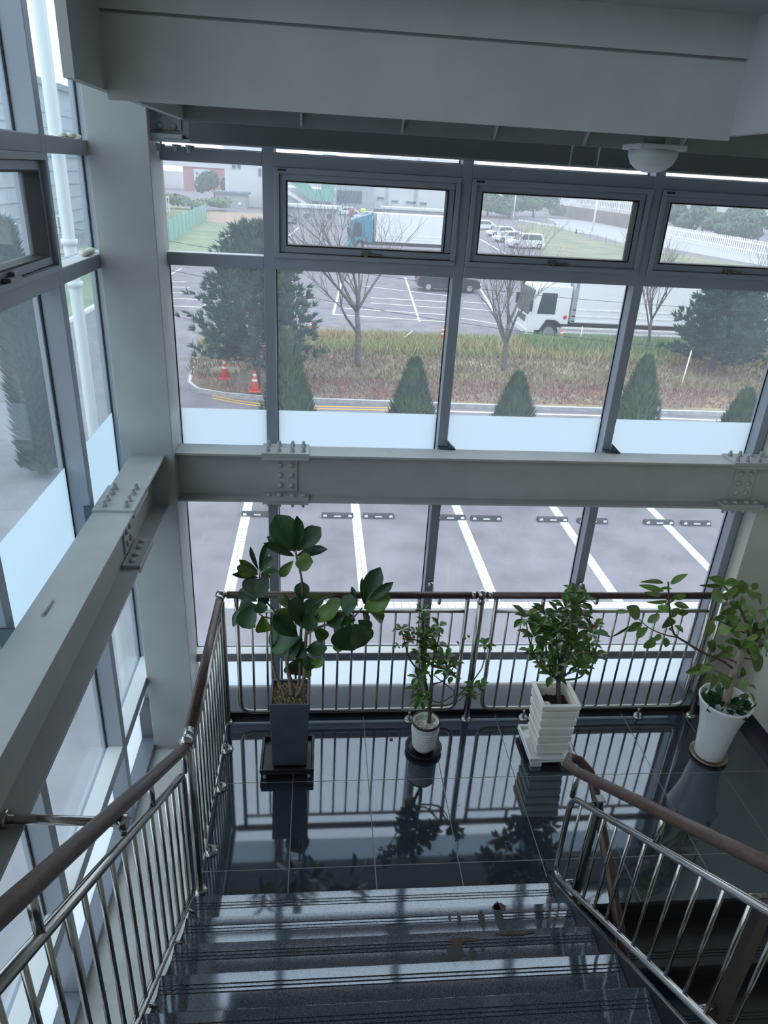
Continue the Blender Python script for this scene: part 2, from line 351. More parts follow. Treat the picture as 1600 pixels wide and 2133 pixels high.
ibeam('steel_beam', 0, -.884, 3.46, 4.37, .18, 3.896, 4.10, 'upper steel beam over the end glazing in the shade', [(-.90, -.72)], m=STEELD, low=False)
ob('header_shade_board', box(B(), -.68, 3.44, 4.262, 4.278, 3.904, 4.08), mat('header_shade_tone', (.085, .095, .10), .7), None, 'added header board with the shade over the end glazing painted dark', 'structure')  # added board; its dark colour paints the shade on the header
p = at(100, 1266, 2, 2.15); ob('weld_lug', tube(B(), [(p.x, p.y-.06, 2.153), (p.x, p.y+.05, 2.153)], .008, 6), STEEL, b2, 'small pale weld lug')
# angle brackets tying mullions to the beams
DK = mat('galvanised_bracket', (.10, .13, .15), .45, metal=.6)
BL = ['behind the bolted splice', 'nearer the viewer']
for i, (y, w) in enumerate(((3.545, 0), (2.42, 1))):
    o = thing('angle_bracket', 'dark slotted angle bracket tying side mullion to the long beam, '+BL[w], 'bracket', (-1.2, y, 2.06))
    bm = B(); box(bm, -1.23, -1.09, y-.008, y-.001, 2.02, 2.12); ob('bracket_plate', bm, DK, o)
    bm = B(); box(bm, -1.195, -1.06, y-.008, y+.055, 2.02, 2.027); ob('bracket_leg', bm, DK, o)
    ob('bolt', tube(B(), [(-1.16, y-.018, 2.07), (-1.16, y-.008, 2.07)], .012, 6), STEEL, o)
for i, (x0, x1) in enumerate(MX[1:3]):
    o = thing('angle_bracket', 'small dark angle bracket at the foot of the %s mullion on the cross beam' % ('second clear' , 'third clear')[i], 'bracket', (x0, 4.46, 2.15))
    ob('bracket_plate', prism(B(), [(x1, 2.15), (x1+.05, 2.15), (x1, 2.20)], 1, 4.44, 4.50), DK, o)
    ob('bracket_leg', box(B(), x0, x1+.05, 4.44, 4.50, 2.15, 2.156), DK, o)
# --- upper landing and the flights above
ul = thing('upper_landing', 'underside of the painted steel landing overhead with fascia plates', 'landing', (0, 3.4, 4))
PL = STEEL
ob('fascia_plate', box(B(), -.69, -.66, 2.29, 4.01, 3.989, 4.88), PL, ul, 'left fascia plate')
ob('fascia_plate', box(B(), -.66, 1.38, 2.613, 2.633, 3.965, 4.192), PL, ul, 'front fascia plate')
ob('fascia_plate', box(B(), -.66, 1.38, 2.603, 2.633, 4.200, 4.315), PL, ul)
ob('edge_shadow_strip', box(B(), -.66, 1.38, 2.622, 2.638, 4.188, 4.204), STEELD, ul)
ob('fascia_plate', box(B(), 1.38, 1.41, 1.5, 2.637, 3.98, 4.85), PL, ul, 'inner fascia plate')
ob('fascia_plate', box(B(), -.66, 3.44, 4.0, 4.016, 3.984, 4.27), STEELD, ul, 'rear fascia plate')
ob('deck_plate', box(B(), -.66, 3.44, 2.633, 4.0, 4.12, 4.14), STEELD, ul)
for x in (-.1, .40, .87, 1.34, 1.85, 2.4):
    ob('gusset', prism(B(), [(4.0, 3.99), (4.0, 4.12), (3.88, 4.12)], 0, x, x+.012), PL, ul)
for k in range(1, 9):
    ob('tread_underside', box(B(), -.66, 1.38, 2.613-.255*k, 2.623-.255*(k-1), 4.315+.17*(k-1), 4.327+.17*(k-1)), PL, ul)
    ob('riser_underside', box(B(), -.66, 1.38, 2.613-.255*k, 2.625-.255*k, 4.315+.17*(k-1), 4.315+.17*k), PL, ul)
slope_plate(1.53, 1.57, 2.637, 4.008, -.4, 1.86, -.28, 'lower_stringer', PL, ul, 'sloping side plate of the flight to the right')
ob('flight_soffit', prism(B(), [(2.637, 4.08), (-.4, 2.03), (-.4, 2.08), (2.637, 4.13)], 0, 1.57, 3.44), PL, ul)
lp = thing('ceiling_lamp', 'white dome lamp on a square plate under the landing overhead', 'lamp', (1.53, 3.57, 4.0))
ob('mounting_plate', box(B(), 1.425, 1.648, 3.465, 3.685, 3.965, 3.989), LAMPW, lp, bevel=.006)
ob('lamp_housing', tube(B(), [(1.53, 3.57, 3.989), (1.53, 3.57, 4.12)], .047, 16), STEELD, lp)
ob('lamp_dome', lathe(B(), [(.112, 0), (.11, -.024), (.095, -.057), (.066, -.080), (.028, -.092), (0, -.094)], (1.535, 3.57, 3.965)), LAMPW, lp)
for i, px in enumerate((1188, 1245)):
    p = at(px, 330, 1, 4.27); tag(ob('conduit', tube(B(), [(p.x, 4.268, 3.90), (p.x, 4.268, 4.2)], .008, 8), STEEL), ('left of two thin conduits beside the dome lamp', 'right of two thin conduits, nearer the dome lamp')[i], 'conduit')
# ================================================================== RAILINGS
def flange(bm, x, y, z=0): lathe(bm, [(.046, 0), (.045, .006), (.034, .018), (.026, .022)], (x, y, z), 16)
def bend_path(pts, r, seg=6):
    out = [Vector(pts[0])]
    for a, b, c in zip(pts, pts[1:], pts[2:]):
        a, b, c = map(Vector, (a, b, c)); d1 = (a-b).normalized(); d2 = (c-b).normalized()
        for k in range(seg+1):
            t = k/seg; out.append((b+d1*r)*(1-t)**2+b*2*t*(1-t)+(b+d2*r)*t*t)
    out.append(Vector(pts[-1])); return out
balm = None
def balusters(par, pts, r=.0085):
    for a, b in pts: ob('baluster', tube(B(), [a, b], r, 8), CHROME, par)
YR, XR = 4.235, -.64
rb = thing('railing', 'stainless railing with brown handrail along the end glazing behind the plants', 'railing', (1.2, YR, 0))
ob('handrail', tube(B(), [(-.60, YR, 1.13), (1.155, YR, 1.13)], .026, 14), BROWN, rb)
ob('handrail', tube(B(), [(1.225, YR, 1.13), (2.985, YR, 1.13)], .026, 14), BROWN, rb)
for x in (1.19, 3.03):
    bm = B(); tube(bm, [(x, YR, 0), (x, YR, 1.07)], .025, 14); ob('post', bm, CHROME, rb)
    bm = B(); flange(bm, x, YR); ob('base_flange', bm, CHROME, rb)
    bm = B(); ball(bm, (x, YR, 1.135), .038); lathe(bm, [(.025, 1.06), (.028, 1.075), (.02, 1.09), (.015, 1.11)], (x, YR, 0), 14)
    for s in (-1, 1):
        if x > 2 and s > 0: continue
        tube(bm, [(x+s*.03, YR, 1.13), (x+s*.045, YR, 1.13), (x+s*.05, YR, 1.13), (x+s*.075, YR, 1.13)], [.014, .016, .027, .027], 14)
    ob('ball_joint', bm, CHROME, rb)
for x0, x1 in ((-.535, 1.09), (1.30, 2.935)):
    ob('panel_frame', tube(B(), bend_path([(x0, YR, 1.11), (x0, YR, .10), (x1, YR, .10), (x1, YR, 1.11)], .09), .016, 12), CHROME, rb)
    ob('upper_rail', tube(B(), [(x0+.016, YR, .995), (x1-.016, YR, .995)], .013, 12), CHROME, rb)
    n = round((x1-x0)/.102); balusters(rb, [((x0+(x1-x0)*k/n, YR, .115), (x0+(x1-x0)*k/n, YR, .985)) for k in range(1, n)])
    for k in (1, 2):
        x = x0+(x1-x0)*(k/3+(-.12 if k == 1 else .12)); bm = B(); tube(bm, [(x, YR, 0), (x, YR, .09)], .011, 10); flange(bm, x, YR); ob('foot', bm, CHROME, rb)
        ob('stub', tube(B(), [(x, YR, 1.0), (x, YR, 1.11)], .014, 10), CHROME, rb)
for x in (.86, 2.02):
    bm = B(); tube(bm, bend_path([(x+.03, YR+.0, 1.11), (x+.03, YR, 1.05), (x+.03, YR+.11, 1.05), (x, 4.48, 1.07)], .03), .011, 10); ball(bm, (x, 4.475, 1.07), .024); ob('wall_bracket', bm, CHROME, rb)
# landing left railing
rl = thing('railing', 'short stainless railing with brown handrail on the left edge of the landing', 'railing', (XR, 3.5, 0))
ob('handrail', tube(B(), [(XR, 4.19, 1.13), (XR, 2.92, 1.13)], .027, 14), BROWN, rl)
for y in (YR, 2.84):
    ob('post', tube(B(), [(XR, y, 0), (XR, y, 1.08)], .026, 14), CHROME, rl)
    bm = B(); flange(bm, XR, y); ob('base_flange', bm, CHROME, rl)
    bm = B(); ball(bm, (XR, y, 1.13), .037); tube(bm, [(XR, y, 1.07), (XR, y, 1.11)], .018, 12)
    d = -1 if y > 4 else 1; tube(bm, [(XR, y+d*.02, 1.13), (XR, y+d*.045, 1.13), (XR, y+d*.08, 1.13)], [.015, .028, .029], 14)
    if y > 4: tube(bm, [(XR+.02, y, 1.13), (XR+.045, y, 1.13), (XR+.1, y, 1.13)], [.015, .018, .022], 12)
    ob('ball_joint', bm, CHROME, rl)
ob('panel_frame', tube(B(), bend_path([(XR, 4.13, 1.11), (XR, 4.13, .07), (XR, 2.93, .07), (XR, 2.93, 1.11)], .06), .014, 12), CHROME, rl)
ob('upper_rail', tube(B(), [(XR, 4.13, .985), (XR, 2.93, .985)], .014, 12), CHROME, rl)
balusters(rl, [((XR, 4.13-.1*k, .075), (XR, 4.13-.1*k, .98)) for k in range(1, 12)])
for y in (3.95, 3.60, 3.10):
    bm = B(); tube(bm, [(XR, y, .07), (XR+.03, y, .03), (XR+.03, y, 0)], .010, 8); flange(bm, XR+.03, y); ob('foot', bm, CHROME, rl)
# flight railings
XL = -.645
fl = thing('railing', 'stainless stair railing with brown handrail at lower left of the photo', 'railing', (XL, 2.8, 0))
hz = lambda y: 1.98+.704*(1.58-y)
mz = lambda y: 1.85+.69*(1.525-y)
bz = lambda y: .227+.667*(2.62-y)
ob('handrail', tube(B(), [(XL, 2.80, hz(2.80)), (XL, 0.0, hz(0)), (XL, -.4, hz(-.4))], .028, 16), BROWN, fl)
ob('panel_frame', tube(B(), bend_path([(XL, -.3, mz(-.3)), (XL, 2.70, mz(2.70)), (XL, 2.70, bz(2.70)), (XL, -.3, bz(-.3))], .05), .018, 12), CHROME, fl)
balusters(fl, [((XL, 2.72-.118*k, bz(2.72-.118*k)), (XL, 2.72-.118*k, mz(2.72-.118*k))) for k in range(1, 25)], .0095)
for y in (2.76, 2.16, 1.16): ob('stub', tube(B(), [(XL, y, mz(y)-.0), (XL, y, hz(y)-.02)], .014, 10), CHROME, fl)
for y in (2.5, 2.2, 1.75, 1.45): ob('side_fixing', tube(B(), [(XL, y, bz(y)), (-.60, y, bz(y)-.02)], .010, 8), CHROME, fl)
# inner railing
XC = 1.40
fr_ = thing('railing', 'inner stainless stair railing with brown handrail at right between the two flights', 'railing', (XC, 2.8, 0))
hr = lambda y: .90+.729*(2.837-y); mr_ = lambda y: .80+.735*(2.725-y); br = lambda y: .767+.728*(1.941-y)
loop = [(XC, -.2, hr(-.2)), (XC, 2.70, hr(2.70)), (XC+.005, 2.84, .915), (XC+.04, 2.90, .905), (XC+.10, 2.90, .88), (XC+.15, 2.85, .84), (XC+.16, 2.76, .78), (XC+.16, 2.65, .71), (XC+.16, 2.22, .42), (XC+.16, .6, -.72)]
ob('handrail', tube(B(), loop, .027, 16), BROWN, fr_)
ob('panel_frame', tube(B(), bend_path([(XC, -.2, mr_(-.2)), (XC, 2.70, mr_(2.70)), (XC, 2.70, br(2.70)-.0), (XC, -.2, br(-.2))], .10), .016, 12), CHROME, fr_)
ob('sleeve', tube(B(), [(XC, 2.70, .82), (XC, 2.70, .98)], .013, 12), CHROME, fr_)
balusters(fr_, [((XC, 2.70-.118*k, br(2.70-.118*k)), (XC, 2.70-.118*k, mr_(2.70-.118*k))) for k in range(1, 24)], .008)
ob('stub', tube(B(), [(XC, 1.93, mr_(1.93)), (XC, 1.93, hr(1.93)-.02)], .012, 10), CHROME, fr_)
for y, zt, zb in ((2.59, .915, .20), (1.45, 1.70, 1.05)):
    ob('support_post', tube(B(), [(1.50, y, -1.3), (1.50, y, zt)], .03 if y < 2 else .02, 4 if y < 2 else 12), mat('dark_post', (.05, .035, .03), .35, metal=.4) if y < 2 else mat('black_post', (.012, .014, .016), .3), fr_, 'dark upright post')
    ob('post_cap', box(B(), 1.478, 1.522, y-.022, y+.022, zt, zt+.012), mat('cap_metal', (.25, .26, .27), .35, metal=.7), fr_)
    for z in (mr_(y)-.01, br(y)): ob('cross_tube', tube(B(), [(XC, y, z), (1.49, y, z)], .010, 10), CHROME, fr_)
# wall tube at far left
wt = thing('support_tube', 'horizontal stainless tube clamped under the long beam at far left', 'tube', (-.9, 1.6, 2))
ob('tube_body', tube(B(), [at(-40, 1704, 1, 1.75), at(240, 1712, 1, 1.75)], .016, 12), CHROME, wt)
e = at(253, 1712, 1, 1.75); ob('end_cup', tube(B(), [e+Vector((-.02, 0, 0)), e+Vector((.02, 0, 0))], .027, 14), CHROME, wt)
ob('fixing_bolt', tube(B(), [e+Vector((0, 0, -.055)), e+Vector((0, 0, -.03))], .012, 10), CHROME, wt)
e = at(12, 1706, 1, 1.75); ob('clamp_ring', tube(B(), [e+Vector((-.008, 0, 0)), e+Vector((.008, 0, 0))], .03, 14), CHROME, wt)
# ================================================================== OUTSIDE
G = -3.5
def gp(px, py, z=G): return at(px, py, 2, z)
def topz(px, py, y): return at(px, py, 1, y).z
ASPH = mat('asphalt', (.20, .19, .21), .85, noise=.2, scale=1.1, bump=.3)
LINE = mat('white_road_paint', (.78, .78, .78), .7, noise=.1, scale=9)
YEL = mat('yellow_road_paint', (.75, .42, .08), .7)
KERB = mat('granite_kerb', (.36, .36, .37), .8, noise=.15, scale=6)
ob('ground', box(B(), -300, 400, 4.75, 700, G-.5, G), ASPH, None, 'grey asphalt car park outside the glazing', 'structure')
ob('ground', box(B(), -300, -1.45, -60, 4.75, G-.5, G), ASPH, None, 'grey asphalt beside the side glazing', 'structure')
# block-paved white bay lines
rnd = random.Random(5)
PAV = mat('white_paving_block', (.74, .74, .73), .75, noise=.12, scale=30, rnd=.1)
pvm = mesh_of(box(B(), -.047, .047, -.064, .064, 0, .012), PAV, 'paving_block')
BY = 11.22
xs = [gp(512, 1075).x, gp(742, 1075).x, gp(958, 1075).x, gp(1165, 1075).x, gp(1370, 1075).x]
bl = thing('parking_line', 'white block-paved lines of the nearest parking bays', None, (0, BY, G), kind='structure')
ob('line_bed', box(B(), xs[0]-.13, 12, BY-.115, BY+.115, G, G+.004), mat('line_joint', (.42, .42, .43), .9), bl)
n = 0
for x in xs:
    ob('line_bed', box(B(), x-.11, x+.11, BY+.115, 16.2, G, G+.004), MATS['line_joint'], bl)
    for k in range(22):
        for s in (-1, 1):
            inst('paving_block', pvm, bl, T((x+s*.052+rnd.uniform(-.004, .004), BY+.2+k*.146+(k*s)*.0, G+.002+rnd.uniform(0, .004))) @ Matrix.Rotation(rnd.uniform(-.05, .05), 4, 'Z')); n += 1
rest = B()
for x in xs:
    for k in range(22, 34):
        for s in (-1, 1): box(rest, x+s*.052-.047, x+s*.052+.047, BY+.2+k*.146-.064, BY+.2+k*.146+.064, G+.002, G+.014)
k = 0; xx = xs[0]-.05
while xx < 11.8:
    for s in (-1, 1):
        yy = BY+s*.052
        if k < 40: inst('paving_block', pvm, bl, T((xx, yy, G+.003)) @ Matrix.Rotation(math.pi/2+rnd.uniform(-.04, .04), 4, 'Z'))
        else: box(rest, xx-.064, xx+.064, yy-.047, yy+.047, G+.002, G+.014)
    xx += .146; k += 1
ob('paving_blocks', rest, PAV, bl, kind='stuff')
# wheel stops
RUB = mat('black_rubber', (.02, .025, .03), .6)
stops = [(537, 1074), (703, 1077), (788, 1078), (937, 1081), (1012, 1083), (1150, 1085), (1233, 1088), (1371, 1091), (1448, 1093)]
where = ['behind the tall leafy plant, furthest left', 'left of the second white bay line', 'right of the second white bay line', 'left of the third white bay line', 'right of the third white bay line', 'left of the fourth white bay line', 'right of the fourth line, cut by the mullion', 'left of the fifth white bay line', 'right of the fifth bay line, furthest right']
for (px, py), w in zip(stops, where):
    p = gp(px, py); o = thing('wheel_stop', 'black rubber wheel stop on the asphalt '+w, 'wheel stop', p, 'wheel stops of the nearest bays')
    ob('stop_body', prism(B(), [(p.y-.09, G), (p.y-.05, G+.1), (p.y+.05, G+.1), (p.y+.09, G)], 0, p.x-.37, p.x+.37), RUB, o, bevel=.01)
    for s in (-.29, .29): ob('round_reflector', tube(B(), [(p.x+s, p.y-.085, G+.05), (p.x+s, p.y-.065, G+.06)], .045, 10), LINE, o)
    ob('centre_mark', box(B(), p.x-.08, p.x+.08, p.y-.082, p.y-.068, G+.045, G+.07), LINE, o)
# road edge lines, kerb and planted island
def strip(bm, pts, w, z0=G, h=.006):
    pts = [Vector((p[0], p[1], 0)) for p in pts]; L = []
    for i, p in enumerate(pts):
        d = (pts[min(i+1, len(pts)-1)]-pts[max(i-1, 0)]).normalized(); nrm = Vector((-d.y, d.x, 0))*w/2
        L.append([bm.verts.new((q.x, q.y, zz)) for q in (p+nrm, p-nrm) for zz in (z0, z0+h)])
    for a, b in zip(L, L[1:]):
        for i, j in ((1, 3), (3, 2), (2, 0), (0, 1)): bm.faces.new((a[i], a[j], b[j], b[i]))
    for e in (L[0], L[-1]): bm.faces.new((e[0], e[1], e[3], e[2]))
    return bm
ob('road_line', strip(B(), [gp(830, 853), gp(1000, 859), gp(1250, 866), gp(1600, 880)], .13), LINE, None, 'white line along the road beyond the frosted band', 'structure')
for dy in (0, 5):
    ob('road_line', strip(B(), [gp(442, 824+dy), gp(490, 834+dy), gp(550, 842+dy), gp(650, 846+dy), gp(830, 850+dy)], .10), YEL, None, 'yellow line curving round the island corner', 'structure')
isl = [(-4.7, 26.6), (-4.6, 25.7), (-4.2, 24.95), (-3.2, 24.45), (-1.6, 24.15), (4, 23.95), (16, 23.8), (45, 23.4), (45, 33.9), (22.6, 33.9), (14, 34.6), (5.6, 34.6), (-.3, 33.9), (-3.6, 33.6), (-4.7, 32.4), (-4.9, 29.6)]
ob('kerb', strip(B(), isl+[isl[0]], .16, G, .15), KERB, None, 'pale granite kerb round the planted island', 'structure')
ob('kerb_edge_line', strip(B(), [(x, y-.0) for x, y in isl[:8]], .05, G+.15, .006), LINE, None, 'bright kerb edge', 'structure')
SOIL = mat('leaf_litter_soil', (.16, .11, .08), .95, rgb2=(.30, .26, .17), scale=.8, bump=.6, dist=.1)
bm = B(); cx, cy = 12, 29
ring = [bm.verts.new((x, y, G+.12)) for x, y in isl]; inner = [bm.verts.new((cx+(x-cx)*.9, cy+(y-cy)*.72, G+.42)) for x, y in isl]; inn2 = [bm.verts.new((cx+(x-cx)*.5, cy+(y-cy)*.3, G+.5)) for x, y in isl]
for A_, C_ in ((ring, inner), (inner, inn2)):
    for i in range(len(isl)): bm.faces.new((A_[i], A_[(i+1) % len(isl)], C_[(i+1) % len(isl)], C_[i]))
bm.faces.new(inn2)
ob('island_soil', bm, SOIL, None, 'sloping planted island between road and car park', 'structure')
def inside(x, y):
    c = False
    for i in range(len(isl)):
        (x1, y1), (x2, y2) = isl[i-1], isl[i]
        if (y1 > y) != (y2 > y) and x < (x2-x1)*(y-y1)/(y2-y1)+x1: c = not c
    return c
def hgt(y): return G+.12+.36*max(0, min(1, (y-24)/1.5, (34.3-y)/1.5))
def blades(n, yr, hh, m, lab, name='grass', seed=1, xr=(-5, 26)):
    rr = random.Random(seed); bm = B()
    for _ in range(n):
        x, y = rr.uniform(*xr), rr.uniform(*yr)
        if not inside(x, y) or any((x-a)**2+(y-b)**2 < .3 for a, b in ((-3.4, 26.2), (-2.2, 25.4))): continue
        z = hgt(y); h = hh*rr.uniform(.5, 1.3); a = rr.uniform(0, 6.28); w = .035; dx, dy = math.cos(a)*w, math.sin(a)*w; lx, ly = rr.uniform(-.6, .6)*h, rr.uniform(-.6, .6)*h
        bm.faces.new([bm.verts.new((x-dx, y-dy, z)), bm.verts.new((x+dx, y+dy, z)), bm.verts.new((x+lx, y+ly, z+h))])
    o = ob(name, bm, m, None); return tag(o, lab, 'grass', kind='stuff')
blades(17000, (29.5, 34.4), .42, mat('dry_grass', (.42, .33, .17), .9, rgb2=(.30, .34, .15), scale=.35), 'dry yellow and green grass along the back of the planted island')
blades(12000, (25.2, 30.5), .22, mat('brown_grass', (.24, .17, .11), .9, rgb2=(.27, .25, .14), scale=.4), 'short brown grass on the near slope of the island', seed=2)
blades(9000, (24.1, 25.6), .13, mat('red_leaf_litter', (.34, .16, .13), .9, rgb2=(.36, .27, .22), scale=1.5), 'reddish leaf litter behind the kerb', name='leaf_litter', seed=3)
blades(5000, (30.6, 34.2), .55, mat('green_grass', (.14, .25, .10), .9, rgb2=(.22, .33, .14), scale=.6), 'greener grass in front of the white lorry', seed=4, xr=(9.5, 18))
# lot markings
segs = [(354, 637, 422, 640), (352, 621, 430, 625), (352, 609, 400, 611), (351, 597, 396, 599), (350, 586, 388, 587), (350, 574, 378, 559), (422, 640, 434, 628),
 (694, 655, 714, 578), (844, 578, 874, 670), (694, 655, 940, 671), (716, 642, 935, 656), (772, 631, 932, 642), (772, 620, 932, 629), (760, 596, 932, 616), (963, 663, 1051, 677), (965, 642, 1030, 648), (966, 629, 1027, 633),
 (992, 586, 1036, 661), (588, 502, 622, 474), (440, 525, 492, 500), (520, 484, 560, 474), (1000, 498, 1075, 541), (345, 432, 548, 481)]
for sg in segs:
    a, b = gp(sg[0], sg[1]), gp(sg[2], sg[3]); ob('parking_line', strip(B(), [a, b], .13 if a.y < 60 else .2), LINE, None, 'white painted car park line', 'structure')
def groundpoly(name, pxs, m, lab, z=.02):
    bm = B(); P = [gp(*q) for q in pxs]; t = [bm.verts.new((p.x, p.y, G+z)) for p in P]; b_ = [bm.verts.new((p.x, p.y, G-.1)) for p in P]
    bm.faces.new(t)
    for i in range(len(P)): bm.faces.new((t[i], t[i-1], b_[i-1], b_[i]))
    return ob(name, bm, m, None, lab, 'structure')
LAWN = mat('lawn', (.17, .24, .13), .95, rgb2=(.28, .32, .19), scale=.3)
groundpoly('lawn', [(250, 610), (340, 552), (430, 545), (492, 507), (556, 476), (520, 452), (340, 425), (230, 420)], LAWN, 'green lawn left of the car park')
groundpoly('lawn', [(-200, 800), (0, 742), (62, 712), (250, 610), (230, 500), (0, 540), (-200, 560)], LAWN, 'green lawn seen through the side glazing')
ob('kerb', strip(B(), [gp(-200, 800), gp(0, 742), gp(62, 712), gp(150, 668), gp(250, 612)], .25, G, .15), LINE, None, 'white kerb of the side lawn', 'structure')
groundpoly('bare_earth', [(430, 462), (560, 474), (560, 446), (440, 440)], mat('bare_earth', (.45, .30, .20), .95, rgb2=(.35, .28, .22), scale=.2), 'bare orange earth beyond the lawn', .03)
groundpoly('grass_slope', [(1075, 470), (1140, 462), (1240, 500), (1600, 560), (1600, 600), (1330, 590), (1140, 545), (1110, 500)], mat('rough_grass', (.30, .29, .18), .95, rgb2=(.17, .20, .13), scale=.35), 'rough grass bank beyond the parked white cars')
groundpoly('road_surface', [(1140, 455), (1250, 462), (1600, 540), (1600, 556), (1320, 505), (1180, 480)], mat('pale_road', (.42, .42, .43), .9), 'pale road beyond the bank', .05)
# --- traffic cones
ORG = mat('orange_plastic', (.80, .07, .02), .5); RW = mat('reflective_white', (.85, .85, .85), .4)
cn = [((469, 790), 'with two white bands on the island corner, left of a pair'), ((531, 805), 'nearest the yellow line, right of a pair'), ((649, 712), 'at the back of the island right of the big pine'), ((921, 722), 'at the back of the island beside a mullion'), ((1165, 725), 'in front of the white lorry wheel')]
CN = []
for (px, py), w in cn:
    p = gp(px, py, G+.4 if py > 780 else G+.3); z = hgt(p.y) if inside(p.x, p.y) else G+.0; CN.append((p.x, p.y)); p.z = z; o = thing('traffic_cone', 'orange traffic cone '+w, 'traffic cone', p, 'traffic cones round the island')
    ob('cone_base', box(B(), p.x-.2, p.x+.2, p.y-.2, p.y+.2, z, z+.05), ORG, o, bevel=.01)
    ob('cone_body', lathe(B(), [(.15, .05), (.035, .72), (.02, .73), (0, .73)], p, 16), ORG, o)
    for a, b in ((.36, .44), (.54, .62)):
        R_ = lambda q: .15-.115*(q-.05)/.67+.004
        ob('white_band', lathe(B(), [(R_(a), a), (R_(b), b)], p, 16), RW, o)
# --- posts in the island
for k, (a, b, w) in enumerate([((443, 757), (443, 712), 'at the left end of the island'), ((1205, 724), (1214, 680), 'in front of the white lorry'), ((1416, 812), (1441, 730), 'under the right pine')]):
    p = gp(*a, G+.3); q = at(b[0], b[1], 1, p.y); tag(ob('marker_post', tube(B(), [(p.x, p.y, G+.1), (q.x, q.y, q.z)], .025, 6), RW), 'thin pale marker post '+w, 'post')
p, q = gp(822, 717, G+.5), gp(858, 704, G+.6); tag(ob('fallen_stick', tube(B(), [p, (q.x, q.y, G+.9)], .025, 6), RW), 'pale fallen stick lying in the dry grass behind the bare tree', 'stick')
# --- trees
BARK = mat('grey_bark', (.13, .11, .105), .9, noise=.3, scale=9)
def bare_tree(px, py, height, lab, seed, spread=.55, thick=.16, z=G+.35, lean=0):
    rr = random.Random(seed); p = gp(px, py, z); o = thing('bare_tree', lab, 'tree', p)
    bt = B(); bb = B()
    def grow(q, d, L, r, lv):
        if lv > 5 or r < .0025: return
        tgt = bt if lv == 0 else bb; k = 3; pts = [q]; dd = d.copy()
        for _ in range(k): dd = (dd+Vector((rr.uniform(-.13, .13), rr.uniform(-.13, .13), rr.uniform(-.02, .12)))).normalized(); pts.append(pts[-1]+dd*L/k)
        tube(tgt, pts, [r*(1-.4*i/k) for i in range(k+1)], 7 if lv < 2 else 3, cap=lv == 0)
        nch = (6, 4, 4, 3, 2)[min(lv, 4)]
        for c in range(nch):
            a = rr.uniform(0, 6.28) if lv else 6.28*c/nch+rr.uniform(-.4, .4); sp = spread*rr.uniform(.7, 1.3); ax = Vector((math.cos(a), math.sin(a), 0))
            nd = (dd+ax*sp*(1.35 if lv == 0 else 1.1)+Vector((0, 0, .15))).normalized(); st = pts[-1] if c < 2 else pts[(2 if lv == 0 else 1)+rr.randrange(k-(lv == 0))]
            grow(st, nd, L*rr.uniform(.58, .82), r*rr.uniform(.40, .52), lv+1)
    grow(Vector((p.x, p.y, z-.3)), Vector((lean, 0, 1)).normalized(), height*.40, thick, 0)
    ob('trunk', bt, BARK, o); ob('branches', bb, BARK, o); return o
bare_tree(745, 770, 6.3, 'leafless tree with a burl low on its trunk in the middle of the island', 11, .62, .15)
bare_tree(1045, 780, 5.6, 'leafless tree left of the white lorry cab', 23, .5, .13)
bare_tree(1345, 745, 5.2, 'thin leafless tree between lorry box and the right pine', 31, .4, .09)
bare_tree(1590, 775, 5.6, 'leafless tree at the right edge of the photo', 37, .45, .14)
p = gp(740, 742, G+.9)
NEED = mat('pine_needles', (.03, .075, .06), .8, rgb2=(.06, .12, .085), scale=1.2)
def pine(px, py, pt, rad, lab, seed, z=G+.35, tuft=.30, nb=85, dens=9, bw=.034, name='pine_tree'):
    rr = random.Random(seed); p = gp(px, py, z); zt = topz(px, pt, p.y); H = zt-z; o = thing(name, lab, 'tree', p)
    bt = B(); bn = B(); tube(bt, [(p.x, p.y, z-.3), (p.x+.05, p.y, z+H*.5), (p.x, p.y, zt)], [.14, .08, .02], 7)
    for i in range(nb):
        t = .12+.86*(i/nb)**.9; a = i*2.4+rr.uniform(-.3, .3); R_ = rad*(1-t)**.7*rr.uniform(.65, 1.1)+.25; b0 = Vector((p.x, p.y, z+H*t)); d = Vector((math.cos(a), math.sin(a), .22))
        e = b0+d*R_; tube(bt, [b0, b0+d*R_*.5+Vector((0, 0, -.08)), e], [.025, .017, .008], 3, cap=False)
        for j in range(dens):
            q = b0+d*R_*(.3+.7*(j+rr.random())/dens)+Vector((rr.uniform(-.2, .2), rr.uniform(-.2, .2), rr.uniform(-.12, .16)))*(.5+R_*.25)
            td = (d*.8+Vector((rr.uniform(-.6, .6), rr.uniform(-.6, .6), rr.uniform(.1, .9)))).normalized()
            for _ in range(13):
                v = (td+Vector((rr.uniform(-1, 1), rr.uniform(-1, 1), rr.uniform(-.7, 1)))*.75).normalized()*tuft*rr.uniform(.6, 1.1); s = v.cross(Vector((rr.random(), rr.random(), .3))).normalized()*bw
                bn.faces.new([bn.verts.new(q-s), bn.verts.new(q+s), bn.verts.new(q+v)])
    ob('trunk', bt, BARK, o); ob('needles', bn, NEED, o, kind='stuff'); return o
pine(535, 800, 468, 2.6, 'big dark pine on the left end of the island', 3, nb=190, dens=14, bw=.04)
pine(1480, 782, 575, 2.4, 'dark pine on the right part of the island', 8, nb=150, dens=13, bw=.04)
pine(1560, 742, 600, 1.3, 'low green pine bush behind the right pine', 9, nb=26)
